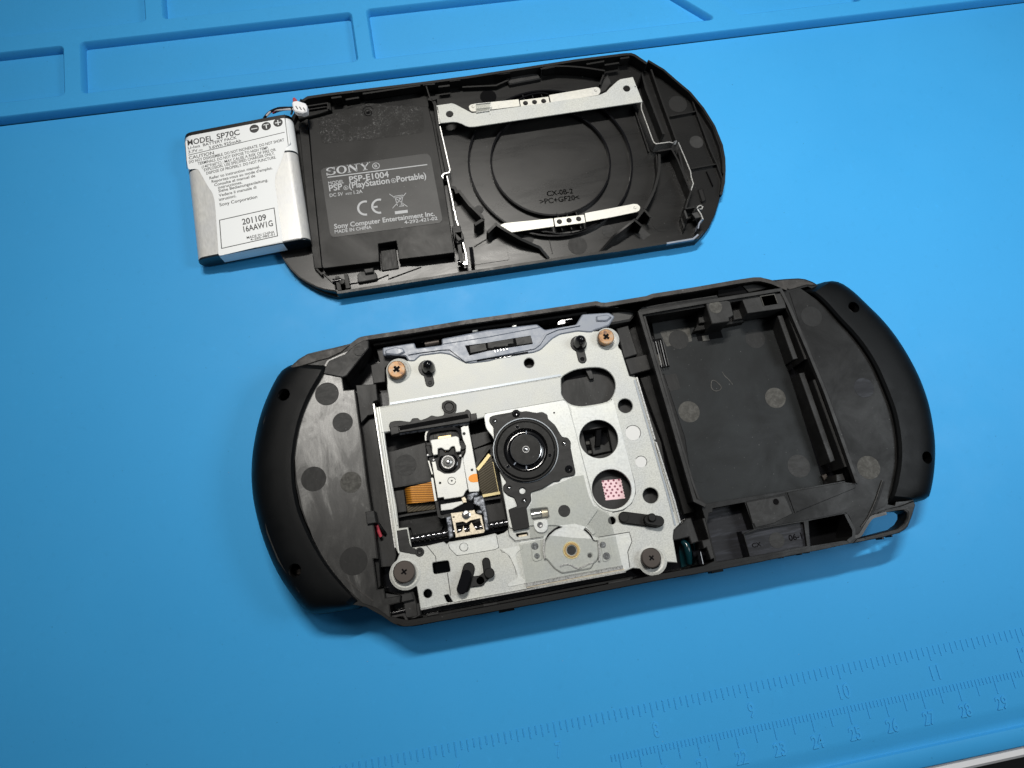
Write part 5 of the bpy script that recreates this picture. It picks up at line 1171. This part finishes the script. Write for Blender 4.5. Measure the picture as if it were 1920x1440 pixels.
# cover plate over the left compartment
ZPL = 5.4
pl = [(578, 224), (593.5, 220.5), (615, 215), (640, 207), (665, 199), (690, 193), (700, 193), (712, 193.6), (733, 196.3), (770, 198), (803, 198.7), (812, 232), (830, 330), (852.5, 474), (801, 480.5), (747.5, 486.6), (745.5, 468), (742.6, 452), (709.3, 457.5), (711, 475), (711.5, 491), (660, 497), (607, 503.4), (604, 501), (603, 494), (588, 345)]
cvp = plate('cover_plate', P(pl, ZPL), 3.0, ZPL, M['plate'], lid, ch=.2)
wall('plate_step', [(577, 224), (562, 232), (572, 330), (587, 470), (590, 500), (604, 515)], .5, ZL0, 3.4, M['lidwall'], lid, zt=3.4)
pplate('side_shelf', [(560, 232), (577, 225), (588, 345), (604, 503), (590, 503), (583, 460)], ZL0, 3.6, M['lidwall'], lid, ch=.15)
gl = pplate('glue_patch', [(596, 221), (640, 208), (665, 200.5), (690, 194.5), (706, 194.5), (735, 198), (790, 199), (792, 205), (795.5, 243), (791, 248.5), (700, 261), (608, 269), (603, 266), (599, 245)], ZPL - .1, ZPL + .03, M['glue'], cvp, ch=.02)
c = FR.U(690, 211, 5.6)
lathe('screw', c, [(0, 5.55), (.35, 5.55), (.6, 5.7), (.95, 5.72), (1.15, 5.6), (1.25, 5.4)], M['hub'], cvp, 28)
for a in (.9, 2.47):
    e = (math.cos(a), math.sin(a)); n = (-e[1], e[0])
    mesh('cross_slot', [(c[0] + e[0] * .6 * s1 + n[0] * .16 * s2, c[1] + e[1] * .6 * s1 + n[1] * .16 * s2, 5.74 + (a > 1) * .004) for s1, s2 in ((-1, -1), (1, -1), (1, 1), (-1, 1))], [(0, 1, 2, 3)], M['hole'], cvp)
line_px('screw_recess', [(680, 212), (681, 204), (687, 199.5), (695, 200), (700, 205)], .25, ZPL + .05, M['hole'], cvp)
# rating label
lb = [(601.5, 320), (606, 316), (612, 313.8), (795, 288.3), (801, 288.2), (805, 291), (808, 296), (829, 408), (829, 413), (824, 418), (632, 444), (625, 444.6), (621, 441.5), (618.5, 436)]
lab = plate('rating_label', P(lb, ZPL + .08), ZPL - .02, ZPL + .08, M['label'], cvp, ch=.02)
lab.parent = lid
ZT = ZPL + .10
# maker's word in slab serif strokes, drawn letter by letter
A0, B0 = Vector(FR.U(612.6, 329.2, ZT)), Vector(FR.U(695.8, 317.6, ZT))
ex = (B0 - A0); WW = ex.length; ex.normalize(); ey = Vector((-ex.y, ex.x)); CAPH = 2.55
def slab(parts):
    V = []; F = []
    for poly in parts:
        t = tessellate_polygon([[Vector((x, y, 0)) for x, y in poly]]); b = len(V)
        for x, y in poly:
            q = A0 + ex * (x * WW) + ey * (y * CAPH); V.append((q.x, q.y, ZT))
        F += [(b + i, b + j, b + k) for i, j, k in t]
    mesh('lettering', V, F, M['print_l'], lab)
def rect(x0, x1, y0, y1): return [(x0, y0), (x1, y0), (x1, y1), (x0, y1)]
def arc_band(cx, cy, rx, ry, wx, wy, a0, a1, n=14):
    o = [(cx + rx * math.cos(a0 + (a1 - a0) * i / n), cy + ry * math.sin(a0 + (a1 - a0) * i / n)) for i in range(n + 1)]
    i_ = [(cx + (rx - wx) * math.cos(a0 + (a1 - a0) * i / n), cy + (ry - wy) * math.sin(a0 + (a1 - a0) * i / n)) for i in range(n + 1)]
    return [[o[k], o[k + 1], i_[k + 1], i_[k]] for k in range(n)]
pi = math.pi
sl = []
# S
sl += arc_band(.10, .74, .095, .27, .045, .10, .35, pi + .9) + arc_band(.105, .27, .105, .28, .045, .10, -pi + .35, pi * .5 - .2 + .3)
sl += [[(.025, .62), (.05, .52), (.17, .40), (.19, .48), (.06, .62)], rect(.0, .022, 0, .36), rect(.175, .195, .64, 1.0)]
# O
sl += arc_band(.345, .5, .115, .52, .05, .10, 0, 2 * pi, 26)
# N
sl += [rect(.50, .525, .06, .94), [(.505, 1), (.555, 1), (.69, .22), (.69, 0), (.665, 0), (.505, .88)], rect(.67, .695, .06, 1), rect(.475, .55, 0, .09), rect(.475, .53, .91, 1), rect(.645, .725, .91, 1)]
# Y
sl += [[(.76, 1), (.81, 1), (.885, .48), (.885, .40), (.845, .40)], [(.955, 1), (.985, 1), (.89, .40), (.865, .44)], rect(.845, .89, .04, .45), rect(.815, .92, 0, .09), rect(.74, .83, .91, 1), rect(.93, 1.0, .91, 1)]
slab([q[::1] for q in sl])
def ring_r(u, v, r, s='R'):
    c = FR.U(u, v, ZT)
    lathe('trademark_ring', c, [(r, ZT), (r * .82, ZT)], M['print_l'], lab, 24)
    k = FR.U(u, v, ZT); text(s, (k[0] - r * .38, k[1] - r * .5), (k[0] + r * .45, k[1] - r * .5), r * 1.0, ZT, M['print_l'], lab, xy=True)
ring_r(705, 311, 1.1)
line_px('rule', [(614, 332.5), (801, 308.5)], .32, ZT, M['print_l'], lab, .01)
text('MODEL', (616, 347), (645, 343.2), 1.25, ZT, M['print_l'], lab)
text('PSP-E1004', (655.5, 342), (729.5, 331.8), 1.75, ZT, M['print_l'], lab)
text('PSP', (617.5, 358.6), (642.5, 355), 1.75, ZT, M['print_l'], lab); ring_r(648.5, 352, .72)
text('(PlayStation', (655, 353.6), (731, 343.2), 1.75, ZT, M['print_l'], lab); ring_r(738, 338.5, .78)
text('Portable)', (744.5, 341.5), (799.5, 334), 1.75, ZT, M['print_l'], lab)
text('DC 5V', (618.5, 369.5), (643.5, 366.2), 1.2, ZT, M['print_l'], lab)
text('1.2A', (663.5, 363.8), (680, 361.5), 1.2, ZT, M['print_l'], lab)
line_px('dc_sign', [(648, 362.8), (659.5, 361.2)], .16, ZT, M['print_l'], lab, .01)
for k in range(3): line_px('dc_sign', [(648 + k * 4.2, 365 - k * .55), (651 + k * 4.2, 364.6 - k * .55)], .16, ZT, M['print_l'], lab, .01)
def arcs(u, v, ru, rv, a0, a1, n=16, rot=0.10):
    out = []
    for i in range(n + 1):
        a = a0 + (a1 - a0) * i / n; out.append((u + ru * math.cos(a), v - rv * math.sin(a)))
    return out
line_px('conformity_mark', arcs(685, 390, 13.5, 12.4, 1.35, 4.95), .62, ZT, M['print_l'], lab, .01)
line_px('conformity_mark', arcs(711.5, 386.5, 13.5, 12.4, 1.35, 4.95), .62, ZT, M['print_l'], lab, .01)
line_px('conformity_mark', [(699.5, 388.5), (708, 387.3)], .55, ZT, M['print_l'], lab, .01)
b1 = lambda pts, wd=.17: line_px('bin_symbol', pts, wd, ZT, M['print_l'], lab, .01)
b1([(730, 363.5), (764, 387.5)]); b1([(761.5, 361.5), (736, 390.5)])
b1([(740, 368), (754.5, 365.7), (756, 368.5), (739, 371), (740, 368)]); b1([(741, 371), (745, 385.5), (752, 385), (755, 369)]); b1([(746, 385.5), (755, 384), (757, 386), (748, 387)]); b1([(748, 372.5), (753, 371.8)], .3)
line_px('bin_symbol', [(740.5, 399), (764.5, 396)], .95, ZT, M['print_l'], lab, .01)
text('Sony Computer Entertainment Inc.', (627, 429), (815.5, 404.3), 1.35, ZT, M['print_l'], lab)
text('MADE IN CHINA', (628, 437.8), (697, 428.5), 1.15, ZT, M['print_l'], lab)
text('4-292-421-02', (758.5, 420), (820.5, 412), 1.15, ZT, M['print_l'], lab)
# below the plate
pplate('lower_step', [(604, 512), (708, 493), (712, 508), (745, 504), (748, 498), (790, 500), (728, 523), (728, 515), (708, 523), (640, 535), (625, 532)], ZL0 - .1, ZL0 + .5, M['lid'], lid, ch=.1)
pplate('tongue', [(670, 512), (682, 508), (698, 506), (707, 514), (708, 523), (670, 530)], ZL0, 3.0, M['frame'], lid, ch=.2, r=.8)
pplate('tongue_hook', [(682, 504), (700, 501.5), (700, 510), (684, 512.5)], ZL0, 4.0, M['frame'], lid, ch=.2)
pplate('tongue', [(713, 470), (742, 466), (748, 503), (716, 508)], ZL0, 2.8, M['spotd'], lid, ch=.2)
for u, v in ((632, 527), (648, 523)):
    wall('hinge_lug', [(u, v - 9), (u + 4, v + 16)], 1.1, ZL0, [4.8, 4.4], M['lidwall'], lid, zt=4.8)
tube('hinge_pin', [(*FR.U(624, 528, 4.2), 4.2), (*FR.U(640, 526, 4.2), 4.2)], .75, M['gloss'], lid, 14)
lathe('hinge_washer', FR.U(641, 528, 4.6), [(0, 4.9), (.8, 4.8), (1.0, 4.2)], M['hub'], lid, 20)
pplate('corner_web', [(567, 191), (618, 184), (622, 206), (598, 214), (560, 224), (553, 206)], ZL0, 3.4, M['lid'], lid, ch=.2)
wall('corner_step', [(575, 199), (614, 193), (616, 204)], .4, 3, 4.4, M['lidwall'], lid)
wall('corner_step', [(572, 206), (612, 200)], .3, 3, 4.2, M['lidwall'], lid)

# ================================================================== battery, leaning on the cover's edge
def norm(a): return a / np.linalg.norm(a)
bo = Frame().U(342, 252, 6.0); b1_ = Frame().U(367, 487, 6.0)
ax = math.atan2(b1_[1] - bo[1], b1_[0] - bo[0]) + math.pi / 2
tl = math.radians(-3.6)
ex_ = np.array([math.cos(ax) * math.cos(tl), math.sin(ax) * math.cos(tl), -math.sin(tl)])
ey_ = np.array([-math.sin(ax), math.cos(ax), 0.0]); ez_ = np.cross(ex_, ey_)
BO = Frame().U(350, 480, 0.25)
FR = Frame((BO[0], BO[1], 0.3), np.array([ex_, ey_, ez_]).T)
bat = thing('battery_pack', 'silver and white lithium battery pack labelled SP70C leaning on the left end of the cover', 'battery', FR)
TB = 5.5
tlx = FR.U(344, 262, TB - 1); trx = FR.U(551, 222, TB - 1); blx = FR.U(367, 487, TB - 1.6); brx = FR.U(577, 447, TB - 1.6)
x0 = (tlx[0] + blx[0]) / 2 + .3; x1 = (trx[0] + brx[0]) / 2 - .1
yt = (FR.U(344, 258, TB)[1] + FR.U(546, 216, TB)[1]) / 2; yb = (FR.U(370, 485, TB)[1] + FR.U(570, 443, TB)[1]) / 2
# body: stadium section swept along y
def stad(x0, x1, t, e=0.0, n=10):
    r = t / 2 + e; pts = []
    for k in range(n + 1):
        a = math.pi / 2 + math.pi * k / n; pts.append((x0 + t / 2 + r * math.cos(a), t / 2 + r * math.sin(a)))
    for k in range(n + 1):
        a = -math.pi / 2 + math.pi * k / n; pts.append((x1 - t / 2 + r * math.cos(a), t / 2 + r * math.sin(a)))
    return pts
def extr(name, secs, mat, parent, capa=True, capb=True):
    V = []; F = []; n = len(secs[0][0])
    for s, y in secs: V += [(p[0], y, p[1]) for p in s]
    for i in range(len(secs) - 1):
        for k in range(n): F.append((i * n + k, i * n + (k + 1) % n, (i + 1) * n + (k + 1) % n, (i + 1) * n + k))
    if capa: F.append(tuple(range(n)))
    if capb: F.append(tuple((len(secs) - 1) * n + k for k in range(n)))
    me = bpy.data.meshes.new(name); me.from_pydata([(x * S, y * S, z * S) for x, y, z in V], [], F)
    bm = bmesh.new(); bm.from_mesh(me); bmesh.ops.recalc_face_normals(bm, faces=bm.faces); bm.to_mesh(me); bm.free()
    return link(name, me, mat, parent, 40)
extr('metal_can', [(stad(x0, x1, TB), yb), (stad(x0, x1, TB), yt)], M['alu'], bat)
extr('end_cap', [(stad(x0 + .1, x1 - .1, TB - .1), yb - .55), (stad(x0, x1, TB), yb - .3), (stad(x0, x1, TB), yb + .02)], M['cap'], bat)
extr('top_frame', [(stad(x0, x1, TB, .09), yt - .15), (stad(x0, x1, TB, .05), yt + 1.0), (stad(x0 + .3, x1 - .3, TB, -.2), yt + 1.25)], M['black_lab'], bat)
# white wrap at the head: full section sleeve with lower notches
yw = FR.U(352, 317, TB)[1]; yw2 = (FR.U(352, 320, TB)[1] + FR.U(553, 277, TB)[1]) / 2
extr('label_wrap', [(stad(x0, x1, TB, .07), yw2), (stad(x0, x1, TB, .07), yt - .01)], M['paper'], bat)
extr('wrap_lining', [(stad(x0, x1, TB, .045), yw2 - .55), (stad(x0, x1, TB, .05), yw2)], M['cap'], bat)
lp = [(366, 316.5), (372, 318), (380, 332), (390, 350), (398, 361), (402, 375), (404, 392), (410, 480), (530, 452), (515, 343), (516, 330), (526, 305), (533, 285), (536, 277), (541, 273), (545, 268), (536, 225), (346, 265), (350, 300), (353, 318)]
plate('label_sheet', fillet(P(lp, TB + .09), .7), TB - .02, TB + .09, M['paper'], bat, ch=.01)
# label folding over the tail end
q0, q1 = FR.U(410, 480, TB + .09), FR.U(529.5, 451, TB + .09)
r_ = .55; V = []; F = []
ys = [yb + .6, yb - .3, yb - .62, yb - .66]; zs = [TB + .085, TB + .07, TB - .5, 1.0]
for y, z in zip(ys, zs): V += [(q0[0], y, z), (q1[0], y, z)]
for i in range(3): F.append((2 * i, 2 * i + 1, 2 * i + 3, 2 * i + 2))
me_ = mesh('label_fold', V, F, M['paper'], bat, 60)
ZB_ = TB + .105
def K1(x, y): return (320 + x / 6.4, 160 + y / 6.4)
def K2(x, y): return (320 + x / 6.4, 340 + y / 6.4)
pd = M['print_d']
def bt(s, a, b, cap, K=K1): text(s, K(*a), K(*b), cap, ZB_, pd, bat)
bt('MODEL', (205, 722), (512, 662), 1.62); bt('SP70C', (556, 648), (832, 590), 1.62)
bt('Li-Ion', (208, 768), (352, 740), 1.0); bt('BATTERY PACK', (390, 732), (795, 640), 1.0)
bt('3.7V', (212, 818), (325, 795), 1.0); bt('3.6Wh 925mAh', (460, 768), (846, 678), 1.05)
line_px('dc_sign', [K1(336, 778), K1(384, 768)], .12, ZB_, pd, bat, .01)
for k in range(3): line_px('dc_sign', [K1(336 + k * 17, 788 - k * 3.4), K1(348 + k * 17, 785.5 - k * 3.4)], .12, ZB_, pd, bat, .01)
line_px('rule', [K1(213, 838), K1(1367, 562)], .2, ZB_, pd, bat, .01)
bt('CAUTION', (220, 892), (520, 826), 1.15)
for s, a, b in (('DO NOT DISASSEMBLE. DO NOT INCINERATE. DO NOT SHORT', (222, 938), (1364, 668)), ('TERMINALS. DO NOT EXPOSE TO HIGH TEMP.', (328, 958), (1176, 762)), ('(140°F/60°C) ; MAY CAUSE A RISK OF FIRE OR', (375, 997), (1264, 785)),
                ('EXPLOSION. USE SPECIFIED CHARGER ONLY.', (402, 1032), (1250, 830)), ('DISPOSE OF PROPERLY. DO NOT PUNCTURE.', (430, 1072), (1266, 876))): bt(s, a, b, 1.0)
for s, a, b in (('Refer to instruction manual.', (468, 1130), (1074, 990)), ("Reportez-vous au mode d'emploi.", (494, 1172), (1222, 1005)), ('Consulte el manual de', (526, 1212), (1016, 1098)), ('instrucciones.', (570, 1244), (860, 1178)),
                ('Siehe Bedienungsanleitung.', (575, 1285), (1170, 1150)), ('Vedere il manuale di', (580, 1338), (1030, 1236)), ('istruzioni.', (582, 1388), (788, 1340)), ): bt(s, a, b, 1.0)
bt('Sony Corporation', (588, 300), (1040, 200), 1.1, K2)
line_px('print_frame', [K2(586, 466), K2(1241, 319), K2(1282, 655), K2(611, 805)], .24, ZB_, pd, bat, .01, True)
bt('201109', (862, 522), (1150, 460), 1.65, K2); bt('16AAW1G', (878, 610), (1230, 534), 1.65, K2)
bt('MADE IN CHINA', (915, 692), (1248, 618), .85, K2); bt('4-285-985-01', (958, 714), (1250, 648), .75, K2)
line_px('print_line', [K1(170, 632), K1(197, 1004)], .17, ZB_, pd, bat, .01); line_px('print_line', [K1(1366, 348), K1(1411, 718)], .17, ZB_, pd, bat, .01)
for (x, y), s in (((1003, 520), '-'), ((1147, 490), 'T'), ((1288, 447), '+')):
    c = FR.U(*K1(x, y), ZB_)
    o = lathe('terminal_sign', c, [(0, ZB_), (1.4, ZB_)], pd, bat, 30)
    def st_(p, wd=.2): 
        V, F = wall_geo([(c[0] + a, c[1] + b) for a, b in p], wd, ZB_ + .002, ZB_ + .012); mesh('sign_stroke', V, F, M['paper'], bat)
    if s == '-': st_([(-.9, 0), (.9, 0)], .26)
    if s == '+': st_([(-.9, 0), (.9, 0)], .26); st_([(0, -.85), (0, .85)], .27)
    if s == 'T': st_([(-.8, .55), (.8, .55)], .24); st_([(0, .6), (0, -.8)], .3)
# lead and plug
def B3(u, v, z): return (*FR.U(u, v, z), z)
tube('lead', spline([B3(495, 222, 3.5), B3(505, 211, 5), B3(520, 204, 6.5), B3(535, 202.5, 7.4), B3(549, 203, 7.6)], False, 5), .42, M['wireb'], bat)
tube('lead', spline([B3(500, 217, 4.6), B3(510, 208, 5.6), B3(525, 206, 6.6), B3(538, 205, 7.4), B3(550, 205, 7.6)], False, 5), .34, M['wirew'], bat)
tube('lead', spline([B3(512, 212, 4.0), B3(526, 207, 5.8), B3(540, 205, 6.8), B3(549, 205, 7.4)], False, 5), .3, M['red'], bat)
tube('lead', spline([B3(546, 214, 6), B3(548, 207, 7.4), B3(545, 200, 8)], False, 4), .32, M['wireb'], bat)
pplate('plug', [(547, 193), (549, 189.5), (557, 188), (572, 193), (575.5, 198), (575, 209), (567, 211.5), (553, 208.5), (549.5, 205)], 6.8, 8.8, M['nylon'], bat, ch=.3)
for k in range(3):
    pplate('plug_slot', [(553.5 + k * 7, 198.5 + k * 1.6), (555.5 + k * 7, 198.5 + k * 1.6), (559 + k * 7, 204.5 + k * 1.4), (557.5 + k * 7, 205 + k * 1.4)], 8.7, 8.82, M['seam'], bat, ch=.005)
pplate('plug_lug', [(548.5, 183), (551.5, 181.5), (556, 186), (557, 189), (548.5, 190.5)], 6.9, 8.2, M['red'], bat, ch=.2)
